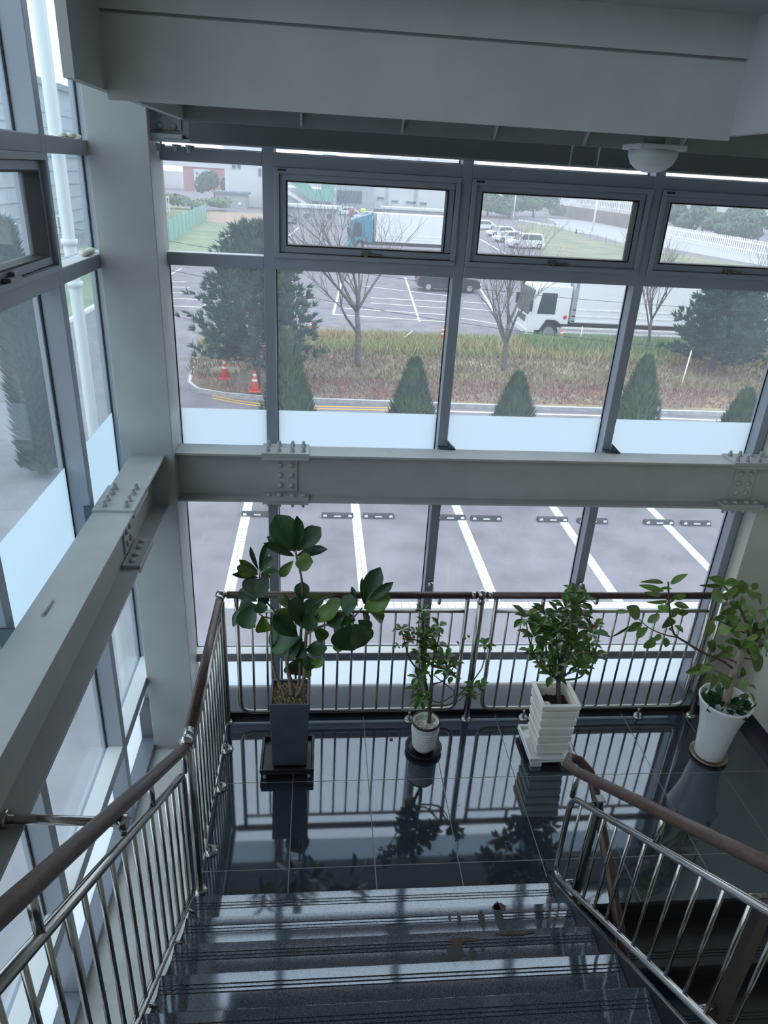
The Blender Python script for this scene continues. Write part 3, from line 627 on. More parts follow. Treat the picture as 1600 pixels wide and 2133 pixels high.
# clipped conical shrubs behind the frosted band
SHR = mat('conifer_green', (.02, .06, .025), .85, rgb2=(.08, .16, .055), scale=4)
def cone_shrub(px, pyt, y, rad, lab, seed, pyb=None):
    rr = random.Random(seed); x = at(px, 865, 1, y).x; zt = topz(px, pyt, y); H = zt-G; o = thing('conical_shrub', lab, 'shrub', (x, y, G), 'conical conifers behind the frosted band')
    tube(bt := B(), [(x, y, G), (x, y, zt-.3)], [.05, .02], 6); ob('stem', bt, BARK, o); bm = B()
    for _ in range(int(2600*H*rad)):
        t = rr.random()**1.3; a = rr.uniform(0, 6.28); r = rad*(1-t)**.75*rr.uniform(.6, 1.08)*(1+.14*math.sin(3*a+5*t)*math.cos(9*t)); q = Vector((x+r*math.cos(a), y+r*math.sin(a), G+.05+H*t))
        v = Vector((math.cos(a)*.5, math.sin(a)*.5, 1)).normalized()*rr.uniform(.1, .26); s = Vector((-math.sin(a), math.cos(a), rr.uniform(-.4, .4)))*.04
        bm.faces.new([bm.verts.new(q-s), bm.verts.new(q+s), bm.verts.new(q+v)])
    ob('foliage', bm, SHR, o, kind='stuff'); ob('inner_foliage', lathe(B(), [(rad*.7, .05), (rad*.42, H*.4), (.02, H*.82)], (x, y, G), 12), SHR, o)
cone_shrub(600, 700, 17.2, 1.0, 'tallest conical conifer, in front of the big pine', 1)
cone_shrub(622, 805, 16.9, .95, 'low round-topped conifer at the foot of the tallest one', 6)
cone_shrub(857, 758, 17.2, 1.05, 'conical conifer between the bare tree and the next mullion', 2)
cone_shrub(1070, 788, 17.2, 1.05, 'short conical conifer in front of the second bare tree', 3)
cone_shrub(1325, 752, 17.2, 1.0, 'conical conifer just right of a mullion, left of the right pine', 4)
cone_shrub(1545, 822, 17.2, 1.0, 'smallest conical conifer near the right frame edge', 5)
def column_tree(px, pyb, pyt, rad, lab, seed):
    rr = random.Random(seed); p = gp(px, pyb); zt = topz(px, pyt, p.y); H = zt-G; o = thing('column_tree', lab, 'tree', p); bm = B()
    for _ in range(5200):
        t = rr.random(); a = rr.uniform(0, 6.28); r = rad*min(1, (1-t)*2.2)**.6*rr.uniform(.8, 1.08); q = Vector((p.x+r*math.cos(a), p.y+r*math.sin(a), G+.2+H*t*.97)); v = Vector((math.cos(a)*.7, math.sin(a)*.7, .8))*rr.uniform(.12, .3); s = Vector((-math.sin(a), math.cos(a), rr.uniform(-.4, .4)))*.06
        bm.faces.new([bm.verts.new(q-s), bm.verts.new(q+s), bm.verts.new(q+v)])
    ob('foliage', bm, NEED, o, kind='stuff'); ob('inner_foliage', lathe(B(), [(rad*.85, .2), (rad*.85, H*.6), (.05, H*.95)], (p.x, p.y, G), 12), NEED, o); ob('trunk', tube(B(), [(p.x, p.y, G), (p.x, p.y, G+.4)], .12, 8), BARK, o)
column_tree(92, 985, 470, .45, 'tall dark columnar conifer seen through the side glazing', 4)
def blob_tree(px, pyb, pyt, w, lab, seed, m, y=None, n=9):
    """broad leafy crown of loose leaf clumps on a trunk, far away"""
    rr = random.Random(seed); p = gp(px, pyb) if y is None else at(px, pyb, 1, y); p.z = G; zt = topz(px, pyt, p.y); H = max(1.5, zt-G); o = thing('leafy_tree', lab, 'tree', p, 'hazy trees beyond the car park')
    tube(bt := B(), [p, p+Vector((0, 0, H*.5))], [.25, .1], 6); ob('trunk', bt, BARK, o); bm = B()
    for i in range(n):
        c = p+Vector((rr.uniform(-w, w), rr.uniform(-w, w)*.6, H*rr.uniform(.35, .8))); r = H*.22*rr.uniform(.8, 1.2)
        for _ in range(170):
            v = Vector((rr.gauss(0, 1), rr.gauss(0, 1), rr.gauss(0, 1))).normalized(); q = c+Vector((v.x*w*.4, v.y*w*.4, v.z*r))*rr.uniform(.8, 1.05); s = .028*H+.15; a = v.orthogonal().normalized()*s; b = v.cross(a)
            e = Vector((rr.uniform(-.4, .4), rr.uniform(-.4, .4), rr.uniform(-.4, .4)))*s; bm.faces.new([bm.verts.new(q-a), bm.verts.new(q+b+e), bm.verts.new(q+a), bm.verts.new(q-b-e)])
    ob('foliage', bm, m, o, kind='stuff')
F1 = mat('far_foliage', (.06, .12, .08), .9, rgb2=(.11, .17, .11), scale=.3); F2 = mat('far_foliage_light', (.16, .24, .14), .9, rgb2=(.24, .28, .20), scale=.3)
blob_tree(448, 425, 352, 3, 'dark tree between the red block and the white building', 1, F1, y=170)
blob_tree(400, 437, 405, 5, 'pale green bushy tree at the far end of the lawn', 2, F2)
for k, (px, pyb, pyt, w, lab) in enumerate([(1015, 450, 398, 5.5, 'hazy tree at the left edge of the middle sash'), (1060, 455, 396, 6, 'broad hazy tree above the parked white cars'), (1110, 452, 402, 5.5, 'hazy tree left of the raised road'), (1190, 440, 405, 6, 'hazy tree behind the raised road'), (1290, 445, 410, 6, 'hazy tree right of the lamp post'),
        (1410, 490, 418, 4, 'dark tree at the left of the right sash'), (1460, 492, 428, 4, 'dark tree over the white picket fence'), (1510, 500, 432, 4, 'dark tree over the fence, second from the right'), (1575, 512, 440, 5, 'dark tree at the right edge beyond the fence'), (1250, 436, 398, 6, 'hazy tree directly behind the tall lamp post'), (1128, 438, 396, 4, 'hazy tree at the start of the raised road'), (1435, 470, 412, 5, 'taller hazy tree behind the first dark fence trees'), (1545, 485, 424, 5, 'taller hazy tree behind the last dark fence trees'), (1362, 462, 415, 3, 'dark tree behind the frame between the sashes')]):
    blob_tree(px, pyb, pyt, w, lab, 20+k, F1)
# --- vehicles
TYRE = mat('tyre', (.02, .02, .022), .8); CGL = mat('car_glass', (.03, .045, .055), .12, spec=.8); RIM = mat('wheel_rim', (.5, .5, .52), .3, metal=.7)
def wheel(par, x, y, z, r, w=.22):
    o = ob('wheel', tube(B(), [(x, y-w/2, z), (x, y+w/2, z)], r, 18), TYRE, par); ob('rim', tube(B(), [(x, y-w/2-.01, z), (x, y+w/2+.01, z)], r*.6, 10), RIM, o)
def car(p, L, paint, lab, head=0, suv=False, name='car'):
    o = thing(name, lab, 'car', (0, 0, 0)); w = .9; h = .95 if suv else .78; H = 1.72 if suv else 1.42
    x0, x1 = -L/2, L/2
    body = [(x0, .35), (x0+.05, h*.8), (x0+.35, h), (x0+1.1, h+.05), (x1-.15, h+.08), (x1, h*.75), (x1, .35), (x1-.5, .25), (x0+.4, .25)]
    ob('car_body', prism(B(), body, 1, -w, w), paint, o, bevel=.05)
    roof = [(x0+1.0, h), (x0+1.65, H-.06), (x0+2.0, H), (x1-(.35 if suv else 1.2), H), (x1-(.05 if suv else .35), h+.05)]
    bm = prism(B(), roof, 1, -w+.1, w-.1)
    for v in bm.verts:
        if v.co.z > h+.1: v.co.y *= .86
    ob('cabin', bm, paint, o, bevel=.03)
    for s in (-1, 1):
        g = [(x0+1.25, h+.07), (x0+1.75, H-.12), (x0+2.35, H-.1), (x0+2.35, h+.07)]; g2 = [(x0+2.43, h+.07), (x0+2.43, H-.1), (x1-(.6 if suv else 1.35), H-.12), (x1-(.4 if suv else .8), h+.07)]
        for gg in (g, g2):
            bm = prism(B(), gg, 1, s*(w-.16), s*(w-.085))
            for v in bm.verts:
                if v.co.z > h+.1: v.co.y *= .885
            ob('side_window', bm, CGL, o)
    ws = B(); q = [(x0+1.02, h+.06, -w+.16), (x0+1.02, h+.06, w-.16), (x0+1.60, H-.09, w-.28), (x0+1.60, H-.09, -w+.28)]
    vs_ = [ws.verts.new((a-.012, c, b)) for a, b, c in q]+[ws.verts.new((a+.03, c, b-.02)) for a, b, c in q]; ws.faces.new(vs_[:4]); ws.faces.new(vs_[4:])
    for i in range(4): ws.faces.new((vs_[i], vs_[(i+1) % 4], vs_[4+(i+1) % 4], vs_[4+i]))
    ob('windscreen', ws, CGL, o)
    for x in (x0+.8, x1-.75):
        for s in (-1, 1): wheel(o, x, s*(w-.1), .33, .33)
    for s in (-1, 1):
        ob('headlamp', box(B(), x0-.01, x0+.12, s*.75-.14, s*.75+.14, .58, .72), RW, o); ob('tail_lamp', box(B(), x1-.08, x1+.01, s*.75-.1, s*.75+.1, .7, .9), mat('red_lamp', (.5, .02, .02), .3), o)
        ob('door_mirror', box(B(), x0+1.35, x0+1.5, s*(w+.08)-.07, s*(w+.08)+.07, h+.02, h+.16), paint, o)
    o.matrix_world = T((p[0], p[1], G)) @ Matrix.Rotation(head, 4, 'Z'); return o
BLKP = mat('black_car_paint', (.02, .022, .03), .25, spec=.8); WHP = mat('white_car_paint', (.72, .74, .76), .3); SILV = mat('silver_car_paint', (.35, .37, .4), .3, metal=.4)
p1, p2 = gp(865, 607), gp(993, 613); car((9.2, 52.3), 4.5, BLKP, 'black estate car parked beyond the bay lines, cut by a mullion', math.pi, True)
for px, py, hd, mt, lab, suv in [(1092, 517, .15, WHP, 'white people carrier, nearest of the parked white cars', True), (1062, 505, .2, WHP, 'white car just behind the people carrier', False), (1045, 493, .2, WHP, 'third white car behind the people carrier', False), (1003, 478, .3, WHP, 'white car furthest left in the middle sash', False),
        (765, 459, .1, WHP, 'white car behind the blue lorry cab', False), (722, 448, .0, WHP, 'white car right of the low grey shed', False), (785, 452, .1, BLKP, 'dark car half hidden behind the white one', False), (588, 465, .4, SILV, 'grey car left of the low grey shed', False)]:
    p = gp(px, py); car(p, 4.6, mt, lab, hd+(0 if px > 900 else .1), suv)
def lorry(x, y, Lc, Lb, Hc, Hb, paint, boxm, lab, guards=True, w=1.2):
    o = thing('lorry', lab, 'lorry', (x, y, G))
    z = G; cab = [(x, z+.55), (x-.0, z+1.25), (x+.28, z+Hc-.15), (x+.7, z+Hc), (x+Lc, z+Hc), (x+Lc, z+.9), (x+.95+.75, z+.9), (x+1.45, z+1.08), (x+.95, z+1.08), (x+.65, z+.55)]
    ob('cab', prism(B(), cab, 1, y-w, y+w), paint, o, bevel=.05)
    ob('wind_deflector', prism(B(), [(x+.7, z+Hc), (x+Lc-.1, z+Hb-.05), (x+Lc-.1, z+Hc)], 1, y-w+.2, y+w-.2), paint, o)
    ws = B(); prism(ws, [(x+.03, z+1.32), (x+.265, z+Hc-.25), (x+.22, z+Hc-.25), (x-.02, z+1.32)], 1, y-w+.12, y+w-.12); ob('windscreen', ws, CGL, o)
    for s in (-1, 1):
        ob('side_window', prism(B(), [(x+.42, z+1.38), (x+.58, z+Hc-.35), (x+1.35, z+Hc-.35), (x+1.35, z+1.38)], 1, y+s*(w-.02), y+s*(w+.015)), CGL, o)
        ob('door_mirror', box(B(), x-.05, x+.1, y+s*(w+.12)-.08, y+s*(w+.12)+.08, z+1.5, z+2.05), BLKP, o)
        wheel(o, x+1.15, y+s*(w-.15), z+.48, .48, .3); wheel(o, x+Lc+Lb-1.6, y+s*(w-.15), z+.48, .48, .4)
        ob('headlamp', box(B(), x-.02, x+.1, y+s*.85-.2, y+s*.85+.2, z+.62, z+.85), RW, o)
    ob('bumper', box(B(), x-.06, x+.4, y-w, y+w, z+.32, z+.6), paint, o, bevel=.03)
    ob('grille', box(B(), x-.02, x+.05, y-.7, y+.7, z+.9, z+1.2), BLKP, o)
    ob('fuel_badge', tube(B(), [(x+1.9, y-w-.02, z+1.25), (x+1.9, y-w+.02, z+1.25)], .1, 12), mat('red_badge', (.6, .03, .03), .5), o, label='round red badge on the cab side')
    bx = ob('cargo_box', box(B(), x+Lc+.12, x+Lc+Lb, y-w-.03, y+w+.03, z+1.0, z+Hb), boxm, o, bevel=.02)
    bm = B()
    for zz in (1.05, 1.62, 1.3): box(bm, x+Lc+.12, x+Lc+Lb, y-w-.05, y-w-.03, z+zz, z+zz+.06)
    ob('side_rails', bm, LINE, bx)
    ob('corner_post', box(B(), x+Lc+.12, x+Lc+.3, y-w-.05, y-w-.03, z+1.0, z+Hb), mat('grey_post', (.3, .3, .33), .5), bx)
    ob('chassis', box(B(), x+.6, x+Lc+Lb-.2, y-.5, y+.5, z+.62, z+1.0), BLKP, o)
    if guards:
        for zz in (.48, .70): ob('side_guard', box(B(), x+Lc-.3, x+Lc+Lb-2.6, y-w-.02, y-w+.02, z+zz, z+zz+.09), LINE, o)
BOXW = mat('white_cargo_panel', (.74, .75, .77), .5, noise=.03, scale=2)
pc = gp(1092, 690)
lorry(10.55, 37.0, 2.1, 9.3, 2.75, 3.35, WHP, BOXW, 'white box lorry parked across the bays behind the right bare tree')
TEAL = mat('teal_paint', (.04, .25, .36), .35)
lorry(3.0, 78.9, 2.5, 10.6, 3.1, 3.7, TEAL, BOXW, 'blue cab lorry with long white box seen through the left sash', guards=False)
# --- buildings
def brick(c): return c
WB = mat('white_cladding', (.60, .63, .66), .8, noise=.04, scale=.5); GB = mat('grey_cladding', (.36, .40, .46), .8, noise=.08, scale=.4, stretch=(.2, .2, 6)); RB = mat('red_cladding', (.42, .16, .17), .8)
DKB = mat('dark_opening', (.07, .10, .15), .7); ROOFM = mat('blue_grey_roof', (.16, .20, .26), .7); GRN = mat('green_canopy', (.16, .42, .36), .5); CONB = mat('rendered_wall', (.40, .42, .44), .9, noise=.1, scale=1); BW = mat('building_window', (.12, .15, .19), .3)
def bld(px0, px1, pyt, y, dep, m, lab, name='building', roof=None, pyb=None):
    a, b = at(px0, 440, 1, y), at(px1, 440, 1, y); zt = topz((px0+px1)/2, pyt, y)
    o = thing(name, lab, 'building', ((a.x+b.x)/2, y, G)); ob('wall', box(B(), a.x, b.x, y, y+dep, G, zt), m, o)
    if roof: ob('roof', box(B(), a.x-.4, b.x+.4, y-.5, y+dep, zt, zt+.35), roof, o)
    return o, y, zt
def bwin(o, y, px0, py0, px1, py1, m=BW, frame=True):
    a, b = at(px0, py0, 1, y), at(px1, py1, 1, y); f = ob('window', box(B(), a.x-.12, b.x+.12, y-.12, y-.02, b.z-.12, a.z+.12), WB, o) if frame else o
    ob('window_glass' if not frame else 'glass', box(B(), a.x, b.x, y-.16, y-.1, b.z, a.z), m, f)
o, y, z = bld(386, 474, 349, 230, 12, RB, 'dark red far block with a white stair bay')
a, b = at(405, 352, 1, 230), at(440, 388, 1, 230); ob('stair_bay', box(B(), a.x, b.x, 228.5, 230, G, a.z), WB, o)
for r in range(3):
    for c in range(3): bwin(o, 228.4, 408+c*13, 358+r*10, 413+c*13, 363+r*10, frame=False)
ob('white_parapet', box(B(), o.location.x-15, o.location.x+9, 229.5, 242, z, z+3), WB, o)
o, y, z = bld(471, 557, 250, 156, 22, WB, 'big white building behind the first sash, left part')
bwin(o, y, 483, 343, 491, 351); bwin(o, y, 494, 343, 502, 351); bwin(o, y, 538, 350, 545, 368)
o, y, z = bld(451, 513, 404, 148, 6, CONB, 'low grey shed with blue-grey lean-to roof', 'shed', ROOFM); bwin(o, y, 496, 421, 502, 427, RW, False)
o, y, z = bld(619, 706, 434, 113, 5, CONB, 'low rendered shed with two small windows', 'shed', WB)
bwin(o, y, 632, 444, 645, 456); bwin(o, y, 680, 445, 691, 457)
o, y, z = bld(575, 622, 430, 120, 4, CONB, 'plain rendered wall left of the two-window shed', 'garden_wall', WB)
# gabled white hall with green canopy
o, y, z = bld(560, 700, 392, 150, 20, WB, 'white gabled hall with sloping roof edge and green canopy')
za, zb = topz(585, 385, 149), topz(655, 432, 149); xa, xb = at(585, 385, 1, 149).x, at(655, 432, 1, 149).x
ob('roof_edge', prism(B(), [(xa-3, za+1.6), (xb, zb), (xb, zb-.6), (xa-3, za+.8)], 1, 148, 149), RW, o)
xc, zc = at(686, 419, 1, 149).x, topz(686, 419, 149); xd, zd = at(602, 378, 1, 149).x, topz(602, 376, 149); xe, ze = at(700, 372, 1, 149).x, topz(700, 372, 149)
ob('green_canopy', prism(B(), [(xd, zd), (xc-3.5, zc), (xc+.8, zc), (xe, ze+4), (xe-2.6, ze+4), (xc-1.6, zc+1.4), (xc-3, zc+1.8), (xd+3, zd+.5)], 1, 147, 149), GRN, o)
bwin(o, 148, 650, 420, 664, 430, frame=False); bwin(o, 147, 680, 421, 690, 431, DKB, False)
o, y, z = bld(700, 776, 378, 160, 12, GB, 'grey hall with a large dark loading opening'); bwin(o, y, 703, 396, 753, 424, DKB, False)
o, y, z = bld(776, 985, 330, 165, 25, WB, 'long white warehouse with small dark windows')
for q in ((786, 410, 800, 416), (816, 417, 829, 422), (846, 419, 866, 425), (875, 421, 888, 427)): bwin(o, y, *q)
for px in (807, 868): bwin(o, y, px, 330, px+.8, 430, CONB, False)
o, y, z = bld(800, 985, 440, 128, 3, CONB, 'low concrete wall in front of the warehouse', 'garden_wall', WB); bwin(o, y, 815, 455, 827, 460); bwin(o, y, 839, 456, 854, 461)
# yard clutter
for k, (px, py, m, c) in enumerate([(733, 432, RB, 'red'), (757, 434, mat('yellow_green', (.6, .7, .1), .6), 'yellow-green'), (845, 436, WB, 'white'), (880, 438, WB, 'pale')]):
    a = at(px, py, 1, 140); tag(ob('storage_drum', lathe(B(), [(.55, 0), (.55, 1.2), (.4, 1.5), (0, 1.5)], (a.x, 140, G), 14), m), c+' storage drum standing in the yard before the warehouse', 'drum')
# cladded building left
ra = at(80, 175, 0, -25)
o = thing('building', 'big pale grey clad building left of the lawn, seen through the side glazing', 'building', (-35, 75, G))
ob('wall', box(B(), -55, -25, 10, 126, G, ra.z), GB, o); ob('roof', box(B(), -55.3, -24.6, 9.6, 126.4, ra.z, ra.z+.5), ROOFM, o)
a, b = at(12, 470, 0, -25), at(38, 504, 0, -25)
for dy in (0, 12, 24, -12):
    f = ob('window', box(B(), -25, -24.85, min(a.y, b.y)+dy-.1, max(a.y, b.y)+dy+.1, b.z-.1, a.z+.1), RW, o); ob('glass', box(B(), -24.88, -24.8, min(a.y, b.y)+dy, max(a.y, b.y)+dy, b.z, a.z), BW, f)
for k in range(9): ob('cladding_joint', box(B(), -25, -24.93, 10, 126, G+1.2*k+1.1, G+1.2*k+1.16), ROOFM, o)
o = thing('yard_railing', 'white railing at the foot of the clad building', 'fence', (-22, 120, G))
for k in range(14): ob('railing_post', box(B(), -24-.0, -23.9, 100+2*k, 100.25+2*k, G, G+2.2), RW, o)
ob('railing_rail', box(B(), -24, -23.9, 100, 126.5, G+2.1, G+2.3), RW, o)
# green mesh fence
o = thing('mesh_fence', 'green mesh fence at the left side of the lawn', 'fence', (-14, 75, G)); GM = mat('green_mesh', (.22, .42, .36), .6)
fa, fb = gp(342, 512), gp(430, 455)
for k in range(12):
    u, v = fa.lerp(fb, k/12), fa.lerp(fb, (k+.94)/12); bm = B(); strip(bm, [u, v], .05, G, 2.0); ob('mesh_panel', bm, GM, o)
    ob('fence_post', box(B(), u.x-.06, u.x+.06, u.y-.06, u.y+.06, G, G+2.15), GRN, o)
# white picket fence, guard rail, raised road, lamp posts
def pickets(a, b, n, h, lab, rails=2, w=.16, z0=0):
    o = thing('picket_fence', lab, 'fence', a)
    for k in range(n+1): u = a.lerp(b, k/n); ob('picket', box(B(), u.x-w/2, u.x+w/2, u.y-.05, u.y+.05, G+z0, G+z0+h), RW, o)
    for r in range(rails): bm = B(); strip(bm, [a, b], .08, G+z0+h*(.25+.5*r), .16); ob('fence_rail', bm, RW, o)
pickets(gp(1385, 496), gp(1640, 548), 62, 2.0, 'white picket fence under the dark trees in the right sash')
pickets(gp(1148, 446), gp(1330, 480), 60, 2.4, 'white railing along the raised road in the middle sash', w=.2, z0=2.6)
RET = mat('retaining_wall', (.22, .18, .17), .9, noise=.2, scale=.3)
bm = B(); strip(bm, [gp(1148, 446), gp(1330, 480)], 1.2, G, 2.6); ob('retaining_wall', bm, RET, None, 'brown bank wall carrying the raised road', 'structure')
for lab, a, b, n in (('pale guard rail along the road left part', gp(1080, 467), gp(1200, 487), 9), ('pale guard rail along the road right part', gp(1200, 487), gp(1345, 530), 8)):
    o = thing('guard_rail', lab, 'guard rail', a)
    for k in range(n+1): u = a.lerp(b, k/n); ob('rail_post', box(B(), u.x-.08, u.x+.08, u.y-.08, u.y+.08, G, G+.9), KERB, o)
    bm = B(); strip(bm, [a, b], .1, G+.6, .3); ob('rail_beam', bm, LINE, o)
for k, (px, pyb, pyt, w) in enumerate([(1232, 492, 395, 'in the middle sash beside the road'), (1068, 462, 396, 'among the hazy trees of the middle sash'), (1285, 455, 410, 'thin and distant, right of the other poles')]):
    p = gp(px, pyb); q = at(px, pyt, 1, p.y); bm = B(); tube(bm, [p, (p.x, p.y, q.z+2)], .14 if k == 0 else .1, 8); o = thing('lamp_post', 'tall pale pole '+w, 'pole', p); ob('pole', bm, RW, o); ob('cross_arm', box(B(), p.x-.6, p.x+.6, p.y-.05, p.y+.05, q.z+1.4, q.z+1.55), RW, o)
# outside downpipe near the side glazing
p = at(113, 260, 0, -1.85); y = p.y; o = thing('downpipe', 'white downpipe outside the side glazing', 'pipe', (-1.85, y, G))
ob('pipe', tube(B(), [(-1.85, y, G), (-1.85, y, ROOF)], .045, 14), WHITE, o)
for z in (2.9, 3.2, .5): ob('pipe_bracket', tube(B(), [(-1.85, y, z), (-1.85, y, z+.04)], .06, 14), RW, o)
# overhead cables
for k, (a, b, zz) in enumerate([((340, 560), (1600, 740), 22), ((340, 500), (1600, 650), 24)]):
    p, q = at(a[0], a[1], 1, zz), at(b[0], b[1], 1, zz); v = q-p; pts = [p+v*t+Vector((0, 0, -.35*math.sin(math.pi*t))) for t in [i/12 for i in range(13)]]
    pts = [p-v*.4]+pts+[q+v*.4]; tag(ob('overhead_cable', tube(B(), pts, .009, 4), GASK), ('lower thin dark cable crossing in front of the pines', 'upper thin dark cable crossing the car park view')[k], 'cable')

# --- drizzle haze over the far car park and buildings
hm = bpy.data.materials.new('drizzle_haze'); hm.use_nodes = True; ht = hm.node_tree; ht.nodes.remove(ht.nodes['Principled BSDF'])
vsn = ht.nodes.new('ShaderNodeVolumeScatter'); vsn.inputs['Color'].default_value = (.93, .97, 1, 1); vsn.inputs['Density'].default_value = .0022; ht.links.new(vsn.outputs[0], ht.nodes['Material Output'].inputs['Volume'])
hz_ = ob('haze', box(B(), -120, 200, 42, 330, G-.2, 60), hm, None, 'thin grey drizzle haze over the far buildings', 'structure')
# ================================================================== PLANTS ON THE LANDING
def leaf_mesh(name, m, shape, fold=.10, curl=.12, seg=6):
    """unit leaf: base at the origin, tip at +Y, width along X, face to +Z; shape(t) = half width"""
    bm = B(); rows = []
    for i in range(seg+1):
        t = i/seg; w = shape(t); z = curl*(t*t)*-1; rows.append([bm.verts.new((-w, t, z+fold*w*2)), bm.verts.new((0, t, z)), bm.verts.new((w, t, z+fold*w*2))])
    for a, b in zip(rows, rows[1:]):
        for k in (0, 1): f = bm.faces.new((a[k], a[k+1], b[k+1], b[k])); f.smooth = True
    bmesh.ops.solidify(bm, geom=bm.faces[:], thickness=.006)
    bmesh.ops.remove_doubles(bm, verts=bm.verts, dist=.004)
    return mesh_of(bm, m, name)
def leafmat(name, c, c2, rough=.32):
    m = mat(name, c, rough, rgb2=c2, scale=3.5, rnd=.35, stretch=(1, .35, 1)); b = m.node_tree.nodes['Principled BSDF']; b.inputs['Transmission Weight'].default_value = 0
    return m
def place(me, par, base, tip, width, rr, tilt=.5, name='leaf', label=None):
    """lay a leaf from base to tip; its face looks roughly up and towards the room"""
    y = tip-base; L = y.length*1.06
    if L < 1e-4: return
    y.normalize(); n = Vector((rr.uniform(-tilt, tilt), -.75+rr.uniform(-tilt, tilt), .7+rr.uniform(-tilt, tilt))); x = y.cross(n)
    if x.length < .1: x = y.cross(Vector((1, 0, .3)))
    x.normalize(); z = x.cross(y)
    mt = Matrix(((x.x*width, y.x*L, z.x*L, base.x), (x.y*width, y.y*L, z.y*L, base.y), (x.z*width, y.z*L, z.z*L, base.z), (0, 0, 0, 1)))
    return inst(name, me, par, mt, label)
def crop(ox, oy, sc):
    return lambda X, Y, y: at(ox+X/sc, oy+Y/sc, 1, y)
def stem(par, C_, pts, r, m, name='stem', y0=3.8, dy=0, n=8):
    P = []
    for i, q in enumerate(pts): P.append(C_(q[0], q[1], q[2] if len(q) > 2 else y0+dy*i/(len(pts)-1)))
    Q = [P[0]]
    for i in range(1, len(P)):   # soften the polyline
        if i < len(P)-1: Q += [P[i].lerp(P[i-1], .25), P[i].lerp(P[i+1], .25)]
        else: Q.append(P[i])
    r = r if isinstance(r, (list, tuple)) else [r*(1-.45*i/(len(Q)-1)) for i in range(len(Q))]
    return ob(name, tube(B(), Q, r, n), m, par)
SOILM = mat('potting_bark', (.16, .10, .065), .95, rgb2=(.42, .30, .20), scale=55, bump=.8, dist=.02)
STEMM = mat('fig_stem', (.26, .20, .15), .8, noise=.25, scale=30)
# ---- 1. fiddle-leaf fig in a tall grey planter on a wheeled tray
PX0, PX1, PY0, PY1 = -.284, -.024, 3.69, 3.96
pot = thing('planter', 'tall square dark grey planter holding the big-leaved fig', 'planter', (-.154, 3.82, .085))
GPOT = mat('grey_planter', (.075, .085, .105), .55, noise=.15, scale=7)
bm = B(); z0, z1, t = .085, .625, .016
o_ = [(PX0+.012, PY0+.012), (PX1-.012, PY0+.012), (PX1-.012, PY1-.012), (PX0+.012, PY1-.012)]; u_ = [(PX0, PY0), (PX1, PY0), (PX1, PY1), (PX0, PY1)]; i_ = [(PX0+t, PY0+t), (PX1-t, PY0+t), (PX1-t, PY1-t), (PX0+t, PY1-t)]
L4 = [[bm.verts.new((x, y, z)) for x, y in q] for q, z in ((o_, z0), (u_, z1), (i_, z1), (i_, z1-.06))]
for a, b in zip(L4, L4[1:]):
    for k in range(4): bm.faces.new((a[k], a[(k+1) % 4], b[(k+1) % 4], b[k]))
bm.faces.new(L4[0][::-1]); bm.faces.new(L4[-1]); ob('planter_body', bm, GPOT, pot, bevel=.004)
bm = B(); bmesh.ops.create_grid(bm, x_segments=26, y_segments=26, size=.113, matrix=T((-.154, 3.825, z1-.02)))
rr = random.Random(4)
for v in bm.verts: v.co.z += rr.uniform(-.012, .012)
ob('bark_mulch', bm, SOILM, pot, kind='stuff')
tr = thing('plant_trolley', 'black square wheeled tray under the tall grey planter', 'trolley', (-.17, 3.81, 0))
BLKPL = mat('black_plastic', (.012, .014, .02), .4)
def tray(par, x0, x1, y0, y1, z0, z1, m, wall=.016, name='tray_body', bev=.006):
    bm = B(); box(bm, x0, x1, y0, y1, z0, z0+.012)
    for q in ((x0, x1, y0, y0+wall), (x0, x1, y1-wall, y1), (x0, x0+wall, y0+wall, y1-wall), (x1-wall, x1, y0+wall, y1-wall)): box(bm, *q, z0+.012, z1)
    return ob(name, bm, m, par, bevel=bev)
tray(tr, -.352, .012, 3.645, 3.985, .055, .098, BLKPL)
CW = mat('caster_grey', (.3, .3, .31), .4)
for x in (-.32, -.02):
    for y in (3.68, 3.95): ob('caster', tube(B(), [(x-.012, y, .026), (x+.012, y, .026)], .026, 14), CW, tr); ob('caster_fork', box(B(), x-.015, x+.015, y-.014, y+.014, .04, .056), BLKPL, tr)
fig = thing('fiddle_leaf_fig', 'tall fiddle-leaf fig with big dark leathery leaves at left', 'plant', (-.15, 3.82, .6))
FA = leafmat('fig_leaf_dark', (.018, .052, .018), (.042, .105, .03)); FB = leafmat('fig_leaf_light', (.09, .16, .025), (.15, .24, .04))
fsh = lambda t: .5*(math.sin(math.pi*min(1, t*.92+.02))**.7)*(.42+.68*t) if t < 1 else .04
lA = leaf_mesh('fig_leaf', FA, lambda t: max(.02, min(.5, fsh(t)*1.15)), .12, .16, 8); lB = leaf_mesh('fig_leaf', FB, lambda t: max(.02, min(.5, fsh(t)*1.15)), .12, .16, 8)
C1 = crop(400, 1050, 3.556)
stem(fig, C1, [(735, 1455), (640, 1330), (596, 1180), (588, 1000), (583, 880), (590, 800)], .011, STEMM, 'trunk')
stem(fig, C1, [(745, 1450), (735, 1330), (700, 1200), (715, 1080), (760, 930)], .017, STEMM, 'trunk')
stem(fig, C1, [(730, 1460), (790, 1400), (832, 1300), (835, 1150), (845, 980), (850, 880)], .016, STEMM, 'trunk')
stem(fig, C1, [(765, 1440), (790, 1330), (800, 1250), (800, 1050), (820, 800), (818, 590), (803, 500), (770, 380), (765, 280)], .011, STEMM, 'trunk', dy=.1)
stem(fig, C1, [(640, 830), (570, 740), (500, 690), (500, 560), (505, 480)], .007, STEMM, 'branch')
stem(fig, C1, [(700, 900), (600, 850), (520, 835), (470, 780)], .006, STEMM, 'branch', dy=-.12)
